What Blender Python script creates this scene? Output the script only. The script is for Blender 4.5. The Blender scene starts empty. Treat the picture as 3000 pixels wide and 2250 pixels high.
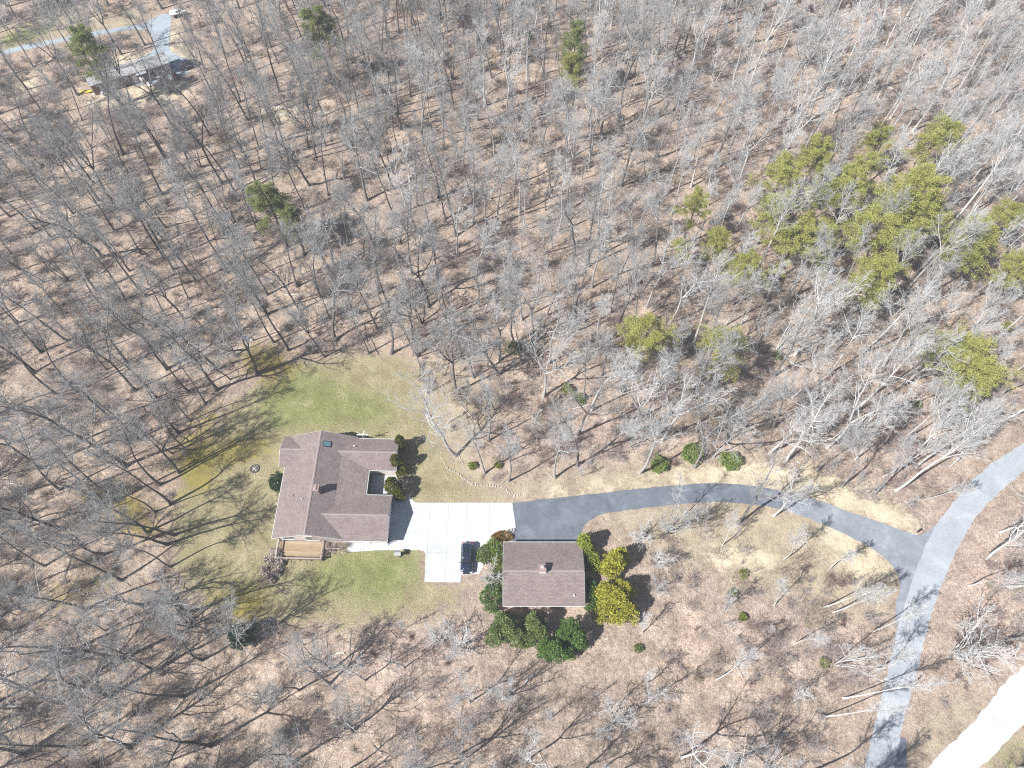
import bpy, math, random
import numpy as np
from mathutils import Vector, Matrix

SC = bpy.context.scene
COL = SC.collection
R = math.radians
rng = np.random.default_rng(11)
random.seed(5)

# ------------------------------------------------------------------ camera, light, exposure
CAM_H, FPX, TILT = 110.0, 2082.0, R(28.6)
cam_d = bpy.data.cameras.new('camera')
cam = bpy.data.objects.new('camera', cam_d)
COL.objects.link(cam)
cam.location = (0, 0, CAM_H)
cam.rotation_euler = (TILT, 0, 0)
cam_d.sensor_width = 36.0
cam_d.lens = 36.0 * FPX / 3000.0
cam_d.clip_end = 5000
SC.camera = cam

SUN_EL, SHADOW_AZ = R(49), R(29)
world = bpy.data.worlds.new('World')
SC.world = world
world.use_nodes = True
wn = world.node_tree.nodes
sky = wn.new('ShaderNodeTexSky')
sky.sky_type = 'NISHITA'
sky.sun_disc = False
sky.sun_elevation = SUN_EL
sky.sun_rotation = math.pi * 1.5 - SHADOW_AZ
wn['Background'].inputs['Strength'].default_value = 0.062
world.node_tree.links.new(sky.outputs[0], wn['Background'].inputs['Color'])
sun_d = bpy.data.lights.new('sun', 'SUN')
sun_d.energy = 5.0
sun_d.angle = R(0.5)
sun_d.color = (1.0, 0.985, 0.955)
sun = bpy.data.objects.new('sun', sun_d)
COL.objects.link(sun)
sun.location = (-60, -20, 150)
sun.rotation_euler = Vector((math.cos(SHADOW_AZ) * math.cos(SUN_EL), math.sin(SHADOW_AZ) * math.cos(SUN_EL),
                             -math.sin(SUN_EL))).to_track_quat('-Z', 'Y').to_euler()
vs = SC.view_settings
vs.view_transform = 'Standard'
vs.look = 'None'
vs.gamma = 1
vs.use_curve_mapping = False
vs.exposure = 1.0
SC.cycles.use_denoising = False
SC.cycles.use_adaptive_sampling = False
SC.cycles.filter_width = 1.15
SC.cycles.max_bounces = 5
SC.cycles.diffuse_bounces = 2
SC.cycles.glossy_bounces = 2
SC.cycles.transparent_max_bounces = 4


def G(px, py, z=0.0):
    """ground position seen at a pixel of the survey photograph"""
    u, v = px - 1500.0, py - 1125.0
    dy = FPX * math.sin(TILT) - v * math.cos(TILT)
    dz = -FPX * math.cos(TILT) - v * math.sin(TILT)
    t = (z - CAM_H) / dz
    return (u * t, dy * t)


def PX(x, y, z=0.0):
    z = z - CAM_H
    d = y * math.sin(TILT) - z * math.cos(TILT)
    v = -y * math.cos(TILT) - z * math.sin(TILT)
    return (1500 + FPX * x / d, 1125 + FPX * v / d, d)


def poly(pts, z=0.0):
    return [G(a, b, z) for a, b in pts]


# ------------------------------------------------------------------ materials
def mat(name, base=(.5, .5, .5), rough=.8, spec=.3, metal=0.0):
    m = bpy.data.materials.new(name)
    m.use_nodes = True
    b = m.node_tree.nodes['Principled BSDF']
    b.inputs['Base Color'].default_value = (*base, 1)
    b.inputs['Roughness'].default_value = rough
    b.inputs['Specular IOR Level'].default_value = spec
    b.inputs['Metallic'].default_value = metal
    return m


class NT:
    def __init__(s, m):
        s.t = m.node_tree
        s.n = m.node_tree.nodes
        s.l = m.node_tree.links
        s.b = s.n.get('Principled BSDF')

    def new(s, t, **kw):
        n = s.n.new(t)
        for k, v in kw.items():
            setattr(n, k, v)
        return n

    def link(s, a, b):
        s.l.new(a, b)

    def pos(s):
        return s.new('ShaderNodeTexCoord').outputs['Object']

    def wpos(s):
        return s.new('ShaderNodeNewGeometry').outputs['Position']

    def noise(s, vec, scale, detail=4, rough=.6, dist=0.0):
        n = s.new('ShaderNodeTexNoise')
        n.inputs['Scale'].default_value = scale
        n.inputs['Detail'].default_value = detail
        n.inputs['Roughness'].default_value = rough
        n.inputs['Distortion'].default_value = dist
        s.link(vec, n.inputs['Vector'])
        return n.outputs['Fac']

    def ramp(s, fac, stops):
        n = s.new('ShaderNodeValToRGB')
        e = n.color_ramp.elements
        while len(e) < len(stops):
            e.new(.5)
        for i, (p, c) in enumerate(stops):
            e[i].position = p
            e[i].color = (*c, 1) if len(c) == 3 else c
        s.link(fac, n.inputs['Fac'])
        return n.outputs['Color']

    def mix(s, fac, a, b, mode='MIX'):
        n = s.new('ShaderNodeMix', data_type='RGBA', blend_type=mode)
        if isinstance(fac, (int, float)):
            n.inputs[0].default_value = fac
        else:
            s.link(fac, n.inputs[0])
        for v, i in ((a, 6), (b, 7)):
            if isinstance(v, tuple):
                n.inputs[i].default_value = (*v, 1)
            else:
                s.link(v, n.inputs[i])
        return n.outputs[2]

    def math(s, op, a, b=None, clamp=False):
        n = s.new('ShaderNodeMath', operation=op, use_clamp=clamp)
        for v, i in ((a, 0), (b, 1)):
            if v is None:
                continue
            if isinstance(v, (int, float)):
                n.inputs[i].default_value = v
            else:
                s.link(v, n.inputs[i])
        return n.outputs[0]

    def attr(s, name, typ='GEOMETRY'):
        n = s.new('ShaderNodeAttribute', attribute_name=name, attribute_type=typ)
        return n.outputs['Fac']

    def bump(s, h, strength=.5, dist=.1):
        n = s.new('ShaderNodeBump')
        n.inputs['Strength'].default_value = strength
        n.inputs['Distance'].default_value = dist
        s.link(h, n.inputs['Height'])
        s.link(n.outputs[0], s.b.inputs['Normal'])

    def color(s, c):
        s.link(c, s.b.inputs['Base Color'])


def noisy(name, a, b, scale=4, rough=.85, spec=.25, bump=0.0, metal=0.0, detail=4):
    m = mat(name, a, rough, spec, metal)
    t = NT(m)
    f = t.noise(t.pos(), scale, detail)
    t.color(t.ramp(f, [(.3, a), (.7, b)]))
    if bump:
        t.bump(f, bump, .05)
    return m


def mat_bark(name, dark, mid, pale):
    m = mat(name, mid, .95, .15)
    t = NT(m)
    p = t.pos()
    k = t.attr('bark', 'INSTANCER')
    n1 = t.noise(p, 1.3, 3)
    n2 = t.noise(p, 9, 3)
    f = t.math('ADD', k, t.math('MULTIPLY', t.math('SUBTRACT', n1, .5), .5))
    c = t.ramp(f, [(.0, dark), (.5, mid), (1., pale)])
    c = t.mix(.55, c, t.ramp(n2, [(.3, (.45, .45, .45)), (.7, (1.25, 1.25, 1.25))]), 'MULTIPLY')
    t.color(c)
    t.bump(n2, .4, .03)
    return m


def mat_leaf(name, stops, rough=.55, spec=.35, trans=0.0):
    m = mat(name, stops[0], rough, spec)
    t = NT(m)
    g = t.new('ShaderNodeNewGeometry')
    r = g.outputs['Random Per Island']
    f = t.noise(t.pos(), 1.1, 3)
    k = t.math('ADD', t.math('MULTIPLY', r, .65), t.math('MULTIPLY', f, .5))
    n = len(stops)
    t.color(t.ramp(k, [(.12 + .76 * i / (n - 1), c) for i, c in enumerate(stops)]))
    if trans:
        t.b.inputs['Transmission Weight'].default_value = 0
        tr = t.new('ShaderNodeBsdfTranslucent')
        t.link(t.b.inputs['Base Color'].links[0].from_socket, tr.inputs['Color'])
        mx = t.new('ShaderNodeMixShader')
        mx.inputs[0].default_value = trans
        out = t.n['Material Output']
        t.link(t.b.outputs[0], mx.inputs[1])
        t.link(tr.outputs[0], mx.inputs[2])
        t.link(mx.outputs[0], out.inputs['Surface'])
    return m


M = {}
M['bark'] = mat_bark('bark', (.07, .062, .058), (.19, .178, .17), (.60, .575, .545))
M['twig'] = mat_bark('twig_bark', (.25, .245, .24), (.38, .375, .368), (.58, .57, .56))
M['brush'] = mat('brush_twigs', (.3, .25, .23), .95, .1)
_t = NT(M['brush'])
_r = _t.new('ShaderNodeObjectInfo').outputs['Random']
_t.color(_t.ramp(_r, [(.0, (.20, .13, .115)), (.25, (.33, .25, .22)), (.5, (.36, .31, .30)), (.75, (.46, .41, .39)), (1., (.40, .33, .22))]))
M['pine_bark'] = noisy('pine_bark', (.07, .05, .04), (.17, .13, .11), 6, bump=.4)
M['needle'] = mat_leaf('pine_needles', [(.14, .155, .045), (.27, .285, .07), (.41, .41, .11), (.52, .50, .20)], .6, .2, .4)
M['needle_dark'] = mat_leaf('pine_needles_dark', [(.08, .11, .035), (.16, .19, .06), (.26, .28, .10)], .6, .2, .2)
M['cedar_yellow'] = mat_leaf('cypress_yellow', [(.17, .165, .02), (.34, .33, .04), (.54, .52, .09)], .7, .15, .2)
M['cedar_green'] = mat_leaf('cypress_green', [(.12, .16, .02), (.26, .31, .04), (.43, .47, .09)], .7, .15, .2)
M['cedar_house'] = mat_leaf('arborvitae', [(.05, .06, .008), (.12, .13, .015), (.23, .215, .03)], .7, .15, .15)
M['holly'] = mat_leaf('holly_leaves', [(.025, .06, .014), (.07, .14, .025), (.17, .26, .06)], .4, .4, .15)
M['holly_light'] = mat_leaf('light_evergreen_leaves', [(.05, .085, .025), (.12, .165, .045), (.24, .29, .10)], .45, .4, .15)
M['holly_deep'] = mat_leaf('deep_green_leaves', [(.012, .035, .015), (.03, .07, .025), (.07, .12, .045)], .35, .5, .1)
M['rhodo'] = mat_leaf('rhododendron_leaves', [(.06, .105, .02), (.145, .21, .045), (.28, .34, .09)], .4, .4, .15)
M['bright'] = mat_leaf('bright_leaves', [(.10, .13, .02), (.20, .24, .035), (.32, .35, .07)], .5, .3, .25)
M['nandina'] = mat_leaf('red_shrub_leaves', [(.20, .02, .012), (.34, .10, .03), (.30, .22, .05), (.14, .17, .03)], .5, .3, .2)
M['dead_leaf'] = mat_leaf('dead_leaves', [(.26, .17, .09), (.42, .31, .19), (.55, .45, .30)], .8, .1, .2)
M['hydrangea'] = mat_leaf('dry_flower_heads', [(.26, .19, .155), (.45, .37, .32), (.62, .55, .49)], .9, .1, .1)
M['white'] = noisy('white_paint', (.76, .76, .75), (.82, .82, .80), 3, .5)
M['trim'] = noisy('trim_paint', (.46, .47, .48), (.56, .57, .57), 3, .5)
M['black'] = noisy('black_paint', (.02, .02, .022), (.035, .035, .038), 6, .45)
M['glass'] = mat('window_glass', (.05, .08, .10), .05, .9)
M['skyglass'] = mat('skylight_glass', (.09, .17, .19), .08, .9)
M['metal'] = noisy('galvanised_metal', (.45, .46, .47), (.62, .63, .64), 5, .4, .5, 0, .6)
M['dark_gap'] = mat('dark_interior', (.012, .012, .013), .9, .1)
M['stone'] = noisy('field_stone', (.30, .26, .23), (.55, .50, .46), 5, bump=.4)
M['ash'] = noisy('ash', (.05, .045, .045), (.15, .13, .12), 5)
M['log'] = noisy('dead_wood', (.40, .36, .32), (.62, .57, .52), 4, bump=.3)
M['log_dark'] = noisy('rotten_wood', (.13, .10, .08), (.25, .20, .17), 4, bump=.3)


def mat_brick(name, a, b, mortar):
    m = mat(name, a, .9, .2)
    t = NT(m)
    p = t.pos()
    sx = t.new('ShaderNodeSeparateXYZ')
    t.link(p, sx.inputs[0])
    cb = t.new('ShaderNodeCombineXYZ')
    t.link(t.math('ADD', sx.outputs[0], sx.outputs[1]), cb.inputs[0])
    t.link(sx.outputs[2], cb.inputs[1])
    br = t.new('ShaderNodeTexBrick')
    br.inputs['Scale'].default_value = 1
    br.inputs['Brick Width'].default_value = .22
    br.inputs['Row Height'].default_value = .075
    br.inputs['Mortar Size'].default_value = .008
    br.inputs['Color1'].default_value = (*a, 1)
    br.inputs['Color2'].default_value = (*b, 1)
    br.inputs['Mortar'].default_value = (*mortar, 1)
    t.link(cb.outputs[0], br.inputs['Vector'])
    n = t.noise(p, 1.2, 4)
    t.color(t.mix(.6, br.outputs['Color'], t.ramp(n, [(.3, (.75, .75, .75)), (.7, (1.12, 1.12, 1.12))]), 'MULTIPLY'))
    t.bump(br.outputs['Fac'], -.3, .01)
    return m


M['brick'] = mat_brick('pale_brick', (.56, .45, .41), (.66, .57, .53), (.62, .60, .57))
M['brick_red'] = mat_brick('red_brown_brick', (.20, .10, .075), (.26, .14, .11), (.30, .26, .23))
M['brick_chim'] = mat_brick('chimney_brick', (.22, .15, .13), (.29, .22, .20), (.34, .30, .28))


def mat_shingle(name, a, b, c, pitch=.387):
    m = mat(name, a, .95, .15)
    t = NT(m)
    p = t.pos()
    sx = t.new('ShaderNodeSeparateXYZ')
    t.link(p, sx.inputs[0])
    cb = t.new('ShaderNodeCombineXYZ')
    t.link(t.math('ADD', sx.outputs[0], sx.outputs[1]), cb.inputs[0])
    t.link(t.math('DIVIDE', sx.outputs[2], pitch), cb.inputs[1])
    br = t.new('ShaderNodeTexBrick')
    br.inputs['Scale'].default_value = 1
    br.inputs['Brick Width'].default_value = .33
    br.inputs['Row Height'].default_value = .16
    br.inputs['Mortar Size'].default_value = .012
    br.inputs['Bias'].default_value = 0
    br.inputs['Color1'].default_value = (*a, 1)
    br.inputs['Color2'].default_value = (*b, 1)
    br.inputs['Mortar'].default_value = (*c, 1)
    t.link(cb.outputs[0], br.inputs['Vector'])
    n = t.noise(p, .55, 4)
    n2 = t.noise(p, 5.0, 3, .7)
    col = t.mix(.8, br.outputs['Color'], t.ramp(n, [(.3, (.86, .86, .86)), (.7, (1.1, 1.08, 1.07))]), 'MULTIPLY')
    col = t.mix(.7, col, t.ramp(n2, [(.3, (.78, .76, .76)), (.7, (1.2, 1.2, 1.2))]), 'MULTIPLY')
    t.color(col)
    t.bump(br.outputs['Fac'], -.6, .012)
    return m


M['shingle'] = mat_shingle('brown_shingles', (.165, .134, .127), (.225, .187, .178), (.11, .088, .084))
M['shingle_cap'] = noisy('ridge_shingles', (.20, .165, .156), (.25, .21, .20), 4)
M['shingle_grey'] = mat_shingle('grey_shingles', (.30, .30, .30), (.38, .38, .38), (.2, .2, .2), .25)


# ------------------------------------------------------------------ mesh helpers
def new_mesh(name, V, Fq, mats, smooth=False, mi=None):
    """V (n,3) array; Fq list of faces or (m,k) array"""
    me = bpy.data.meshes.new(name)
    V = np.asarray(V, dtype=np.float32)
    if isinstance(Fq, np.ndarray):
        groups = [Fq]
    elif len(Fq) and isinstance(Fq[0], np.ndarray) and Fq[0].ndim == 2:
        groups = Fq
    else:
        me.from_pydata([tuple(v) for v in V], [], [tuple(f) for f in Fq])
        groups = None
    if groups is not None:
        nl = sum(g.size for g in groups)
        npoly = sum(len(g) for g in groups)
        me.vertices.add(len(V))
        me.vertices.foreach_set('co', V.ravel())
        me.loops.add(nl)
        me.loops.foreach_set('vertex_index', np.concatenate([g.ravel() for g in groups]).astype(np.int32))
        me.polygons.add(npoly)
        starts, o = [], 0
        for g in groups:
            starts.append(o + np.arange(len(g)) * g.shape[1])
            o += g.size
        me.polygons.foreach_set('loop_start', np.concatenate(starts).astype(np.int32))
        me.update(calc_edges=True)
    for m in (mats if isinstance(mats, (list, tuple)) else [mats]):
        me.materials.append(m)
    if mi is not None:
        me.polygons.foreach_set('material_index', np.asarray(mi, dtype=np.int32))
    if smooth:
        me.polygons.foreach_set('use_smooth', np.ones(len(me.polygons), dtype=bool))
    me.validate()
    return me


def tag(o, label=None, cat=None, group=None, kind=None):
    if label:
        o['label'] = label
    if cat:
        o['category'] = cat
    if group:
        o['group'] = group
    if kind:
        o['kind'] = kind
    return o


def obj(name, me, parent=None, loc=None):
    o = bpy.data.objects.new(name, me)
    COL.objects.link(o)
    if parent:
        o.parent = parent
    if loc is not None:
        o.location = loc
    return o


def empty(name, loc=(0, 0, 0), rz=0.0, label=None, cat=None, group=None):
    o = bpy.data.objects.new(name, None)
    COL.objects.link(o)
    o.location = loc
    o.rotation_euler = (0, 0, rz)
    o.empty_display_size = .3
    return tag(o, label, cat, group)


def copy_tree(o, parent=None):
    c = o.copy()
    COL.objects.link(c)
    c.parent = parent
    for ch in list(o.children):
        copy_tree(ch, c)
    return c


class MB:
    def __init__(s):
        s.v, s.f = [], []

    def add(s, vs, fs):
        o = len(s.v)
        s.v += [tuple(v) for v in vs]
        s.f += [tuple(i + o for i in f) for f in fs]
        return s

    def box(s, x0, x1, y0, y1, z0, z1, rot=0.0, piv=None):
        vs = [(x, y, z) for z in (z0, z1) for x, y in ((x0, y0), (x1, y0), (x1, y1), (x0, y1))]
        if rot:
            cx, cy = piv or ((x0 + x1) / 2, (y0 + y1) / 2)
            c, n = math.cos(rot), math.sin(rot)
            vs = [(cx + (x - cx) * c - (y - cy) * n, cy + (x - cx) * n + (y - cy) * c, z) for x, y, z in vs]
        return s.add(vs, [(3, 2, 1, 0), (4, 5, 6, 7), (0, 1, 5, 4), (1, 2, 6, 5), (2, 3, 7, 6), (3, 0, 4, 7)])

    def prism(s, pts, z0, z1):
        n = len(pts)
        a = sum(pts[i][0] * pts[(i + 1) % n][1] - pts[(i + 1) % n][0] * pts[i][1] for i in range(n))
        if a < 0:
            pts = pts[::-1]
        vs = [(x, y, z0) for x, y in pts] + [(x, y, z1) for x, y in pts]
        return s.add(vs, [tuple(range(n - 1, -1, -1)), tuple(range(n, 2 * n))] +
                     [(i, (i + 1) % n, n + (i + 1) % n, n + i) for i in range(n)])

    def extrude(s, prof, axis, a0, a1):
        """profile (h, z) swept along x or y"""
        n = len(prof)
        f = (lambda h, z, a: (a, h, z)) if axis == 'x' else (lambda h, z, a: (h, a, z))
        vs = [f(h, z, a0) for h, z in prof] + [f(h, z, a1) for h, z in prof]
        return s.add(vs, [tuple(range(n)), tuple(range(2 * n - 1, n - 1, -1))] +
                     [(i, n + i, n + (i + 1) % n, (i + 1) % n) for i in range(n)])

    def slab(s, q, th=.14):
        vs = list(q) + [(x, y, z - th) for x, y, z in q]
        n = len(q)
        return s.add(vs, [tuple(range(n)), tuple(range(2 * n - 1, n - 1, -1))] +
                     [(i, n + i, n + (i + 1) % n, (i + 1) % n) for i in range(n)])

    def tube(s, p0, p1, r0, r1=None, n=8, caps=True):
        r1 = r0 if r1 is None else r1
        p0, p1 = Vector(p0), Vector(p1)
        d = (p1 - p0).normalized()
        u = d.cross(Vector((0, 0, 1)) if abs(d.z) < .9 else Vector((1, 0, 0))).normalized()
        w = d.cross(u)
        vs = []
        for p, r in ((p0, r0), (p1, r1)):
            for i in range(n):
                a = 2 * math.pi * i / n
                vs.append(p + u * (math.cos(a) * r) + w * (math.sin(a) * r))
        fs = [(i, (i + 1) % n, n + (i + 1) % n, n + i) for i in range(n)]
        if caps:
            fs += [tuple(range(n - 1, -1, -1)), tuple(range(n, 2 * n))]
        return s.add(vs, fs)

    def loft(s, rings, cap=True):
        n = len(rings[0])
        vs = [p for r in rings for p in r]
        fs = []
        for k in range(len(rings) - 1):
            for i in range(n):
                fs.append((k * n + i, k * n + (i + 1) % n, (k + 1) * n + (i + 1) % n, (k + 1) * n + i))
        if cap:
            fs += [tuple(range(n - 1, -1, -1)), tuple(range((len(rings) - 1) * n, len(rings) * n))]
        return s.add(vs, fs)

    def mesh(s, name, m, smooth=False, org=None):
        v = np.array(s.v, dtype=float)
        if org is not None:
            v = v - np.array(org)
        me = new_mesh(name, v, s.f, m, smooth)
        return me

    def build(s, name, m, parent=None, smooth=False, org=None):
        return obj(name, s.mesh(name, m, smooth, org), parent)


# ------------------------------------------------------------------ survey outlines (photo pixels -> metres)
CONCRETE = poly([(1185.6, 1437), (1203.8, 1460.2), (1217.7, 1473.1), (1500.8, 1473), (1510.9, 1545.3), (1502.6, 1548.2),
                 (1475.5, 1554.7), (1457.4, 1564.1), (1441.1, 1579.7), (1428.5, 1603.2), (1419.4, 1632), (1415.8, 1661),
                 (1403.2, 1680.9), (1350.7, 1684.5), (1348.9, 1706.2), (1243.3, 1705.2), (1245.5, 1675), (1246.9, 1624),
                 (1242.2, 1614.8), (1229.6, 1611.6), (1114, 1612)]) + [(-25.8, 30.05), (-25.8, 31.55), (-19.35, 31.55), (-19.35, 39.2)]
ASPHALT = poly([(1500.8, 1473), (1565.9, 1465), (1667.2, 1454.9), (1772, 1443.3), (1873.3, 1431.4), (1950, 1424), (1990.4, 1420.6),
                (2040, 1417.4), (2092.9, 1415.8), (2140, 1417.2), (2183.3, 1420.6), (2261.6, 1432.6), (2334, 1448.9), (2412.3, 1470),
                (2472.6, 1494.1), (2563, 1524.2), (2635.3, 1551.4), (2683.6, 1566.4), (2701.6, 1567.5), (2737.8, 1539.3),
                (2760, 1545), (2720, 1620), (2680, 1720), (2640, 1830), (2623.3, 1838), (2623.3, 1800), (2626.3, 1762.3), (2636.5, 1732.2),
                (2635.3, 1696), (2617.3, 1659.9), (2581.1, 1623.7), (2532.9, 1593.6), (2472.6, 1563.4), (2412.3, 1536.3),
                (2352, 1512.2), (2297.8, 1494.1), (2237.5, 1482), (2171.2, 1474.2), (2098.9, 1470), (2020.5, 1474.8),
                (1960, 1480), (1900, 1486.9), (1837.2, 1494.7), (1782.9, 1501.9), (1750.4, 1510.9), (1725, 1527.2),
                (1708.8, 1541.7), (1700, 1570)]) + [(9.9, 31.35), (-.2, 31.35), (0.15, 34.2)]
k0 = min(range(len(ASPHALT)), key=lambda i: math.hypot(ASPHALT[i][0] - G(2334, 1448.9)[0], ASPHALT[i][1] - G(2334, 1448.9)[1]))
k1 = min(range(len(ASPHALT)), key=lambda i: math.hypot(ASPHALT[i][0] - G(2297.8, 1494.1)[0], ASPHALT[i][1] - G(2297.8, 1494.1)[1]))
ASPHALT_OLD = ASPHALT[k0:k1 + 1]
ASPHALT_NEW = ASPHALT[:k0 + 1] + ASPHALT[k1:]
ROAD_L = [(3090, 1230), (3000, 1298), (2954.8, 1325.3), (2894.5, 1364.5), (2840.3, 1415.8), (2792, 1473), (2743.8, 1533.3), (2707.7, 1605.6),
          (2677.5, 1684), (2647.4, 1780.4), (2628, 1840), (2617.3, 1901), (2599.2, 1973.3), (2581.1, 2051.6), (2557, 2142),
          (2532.9, 2250), (2515, 2340), (2490, 2460)]
ROAD_R = [(3090, 1320), (3000, 1379.6), (2948.8, 1424.8), (2894.5, 1473), (2852.3, 1524.2), (2816.2, 1587.5), (2786, 1647.8), (2761.9, 1708),
          (2737.8, 1774.4), (2719.7, 1828.6), (2704.7, 1888.9), (2689.6, 1955.2), (2671.5, 2021.5), (2653.4, 2087.8),
          (2635.3, 2172.2), (2617.3, 2250), (2600, 2340), (2575, 2460)]
ROAD = poly(ROAD_L) + poly(ROAD_R)[::-1]
PATCH = poly([(2632, 2170), (2640, 2160), (2655, 2163), (2657, 2190), (2655, 2250), (2640, 2330), (2604, 2330), (2620, 2250)])
GRAVEL = poly([(2640, 2330), (2717, 2250), (2800.6, 2164.7), (2852.6, 2115), (2950, 1993), (3000, 1949.2), (3100, 1860), (3120, 1990),
               (3000, 2121.8), (2936.3, 2185), (2870.7, 2250), (2790, 2330)])
LANE = poly([(-110, 175), (0, 148.7), (63.3, 134.5), (189.9, 109.2), (284.8, 90.2), (379.7, 76), (425, 65), (443, 58), (460, 48), (474.7, 42.5), (490, 41),
             (500, 44.3), (503, 54), (501.6, 63.3), (496.8, 95), (495, 125), (498.4, 148.7), (507, 156), (519, 161.4), (540, 170), (553.8, 177.2), (556, 200), (550.6, 218.4),
             (525, 225), (474.7, 238), (440, 246), (392, 252), (380, 235), (300, 215), (395.6, 177.2), (427.2, 161.4), (445, 150), (450, 140), (449.4, 125), (444, 100),
             (436, 88), (386, 86.5), (284.8, 103), (189.9, 122), (63.3, 148), (0, 163), (-110, 190)])


def in_poly(x, y, pl):
    x, y = np.asarray(x), np.asarray(y)
    c = np.zeros(x.shape, bool)
    n = len(pl)
    for i in range(n):
        x0, y0 = pl[i]
        x1, y1 = pl[(i + 1) % n]
        if y0 == y1:
            continue
        k = ((y0 > y) != (y1 > y)) & (x < (x1 - x0) * (y - y0) / (y1 - y0) + x0)
        c ^= k
    return c


# ------------------------------------------------------------------ ground sheet with cover zones
XI = np.arange(-156, 156.1, .75)
YI = np.arange(-32, 204.1, .75)
gx, gy = np.meshgrid(XI, YI)


def blur(a, r):
    k = max(1, int(round(r / .75)))
    for _ in range(3):
        for ax in (0, 1):
            p = np.pad(a, [(k, k) if i == ax else (0, 0) for i in (0, 1)], mode='edge')
            c = np.cumsum(p, axis=ax)
            c = np.insert(c, 0, 0, axis=ax)
            if ax == 0:
                a = (c[2 * k + 1:] - c[:-2 * k - 1]) / (2 * k + 1)
            else:
                a = (c[:, 2 * k + 1:] - c[:, :-2 * k - 1]) / (2 * k + 1)
    return a


def zone(polys, r=1.0):
    a = np.zeros_like(gx)
    for p in polys:
        a = np.maximum(a, in_poly(gx, gy, p).astype(float))
    return blur(a, r)


D = 3000 / 2212.0


def dp(pts):
    return poly([(a * D, b * D) for a, b in pts])


LAWN = dp([(545, 835), (600, 800), (690, 775), (800, 765), (880, 775), (905, 830), (925, 900), (965, 960), (965, 1000), (1010, 1045),
           (1090, 1068), (1120, 1088), (890, 1090), (905, 1180), (925, 1265), (1035, 1265), (1040, 1290), (930, 1330), (760, 1345),
           (620, 1345), (500, 1325), (430, 1290), (380, 1220), (370, 1130), (390, 1030), (420, 960), (480, 900)])
z_lawn = zone([LAWN], 1.2)
z_green = zone([dp([(560, 850), (640, 800), (690, 800), (760, 840), (850, 860), (860, 910), (800, 925), (640, 925), (600, 940), (560, 900)]),
                dp([(745, 1190), (915, 1190), (905, 1250), (870, 1300), (800, 1310), (740, 1270), (700, 1300), (640, 1260), (690, 1210)]),
                dp([(2140, 1620), (2230, 1590), (2230, 1670), (2130, 1670)]),
                dp([(10, 60), (110, 45), (110, 80), (0, 110)])], 1.6)
z_moss = zone([dp([(425, 885), (470, 860), (480, 900), (420, 945)]), dp([(160, 1060), (250, 1050), (330, 1090), (350, 1140), (300, 1175), (260, 1120), (170, 1095)]),
               dp([(90, 1290), (230, 1240), (260, 1270), (110, 1325)]), dp([(530, 740), (610, 745), (600, 790), (520, 800)]),
               dp([(370, 960), (440, 940), (480, 1000), (430, 1080), (390, 1060)]), dp([(430, 1260), (560, 1270), (620, 1330), (500, 1345)]),
               dp([(480, 950), (600, 940), (590, 980), (480, 1000)]), dp([(560, 800), (640, 775), (660, 800), (560, 840)])], 1.3)
z_straw = zone([dp([(1130, 1078), (1200, 1062), (1330, 1046), (1480, 1020), (1600, 1005), (1720, 1005), (1800, 1030), (1880, 1060), (1950, 1100), (1985, 1150), (1975, 1160), (1900, 1130),
                    (1780, 1085), (1660, 1055), (1480, 1043), (1300, 1062), (1130, 1082)]),
                dp([(1520, 1190), (1600, 1185), (1690, 1200), (1680, 1225), (1560, 1225)]), dp([(1760, 1130), (1830, 1150), (1900, 1200), (1930, 1260), (1900, 1270), (1830, 1215)]),
                dp([(180, 205), (300, 190), (420, 175), (400, 205), (300, 225), (200, 235)]), dp([(160, 150), (270, 120), (330, 110), (320, 130), (230, 160), (170, 175)]),
                dp([(370, 30), (380, 150), (410, 170), (395, 80)]), dp([(0, 200), (60, 150), (90, 190), (20, 230)]),
                dp([(560, 235), (660, 240), (650, 265), (575, 260)])], 1.0)
z_dry = zone([dp([(860, 780), (1000, 800), (1100, 880), (1010, 960), (1060, 1040), (1400, 1000), (1760, 1000), (1950, 1110), (1960, 1160), (1640, 1060), (1130, 1090),
                  (900, 1090), (960, 960), (880, 880)]),
              dp([(1280, 1120), (1500, 1090), (1640, 1085), (1800, 1120), (1950, 1200), (1930, 1330), (1790, 1310), (1540, 1230), (1400, 1180)]),
              dp([(1960, 1670), (2000, 1560), (2080, 1500), (2150, 1500), (2060, 1600), (1990, 1670)]), dp([(2080, 1670), (2220, 1540), (2220, 1670)]),
              dp([(0, 40), (330, 20), (300, 60), (0, 110)]), dp([(380, 1120), (600, 1170), (600, 1330), (420, 1290)])], 1.5)
z_pink = zone([dp([(1080, 900), (1420, 900), (1400, 1000), (1080, 1040)]), dp([(1480, 1240), (1900, 1330), (1880, 1500), (1560, 1420)]),
               dp([(2000, 1180), (2212, 1050), (2212, 1430), (1990, 1520)]), dp([(900, 1280), (1080, 1300), (1040, 1500), (780, 1500), (700, 1400)]),
               dp([(1800, 900), (2100, 900), (1990, 1130), (1850, 1060)])], 4)
paved_all = [CONCRETE, ASPHALT, ROAD, GRAVEL, LANE]
paved = zone(paved_all, .75)
near_flat = blur((zone([LAWN, [(-45, 20), (15, 20), (15, 52), (-45, 52)]] + paved_all, 1.5) > .004).astype(float), 2.0)


def vnoise(x, y, s, seed):
    r = np.random.default_rng(seed)
    g = r.random((64, 64))
    u, v = x / s, y / s
    i, j = np.floor(u).astype(int), np.floor(v).astype(int)
    fu, fv = u - i, v - j
    fu, fv = fu * fu * (3 - 2 * fu), fv * fv * (3 - 2 * fv)
    a = lambda p, q: g[p % 64, q % 64]
    return (a(i, j) * (1 - fu) + a(i + 1, j) * fu) * (1 - fv) + (a(i, j + 1) * (1 - fu) + a(i + 1, j + 1) * fu) * fv


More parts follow.
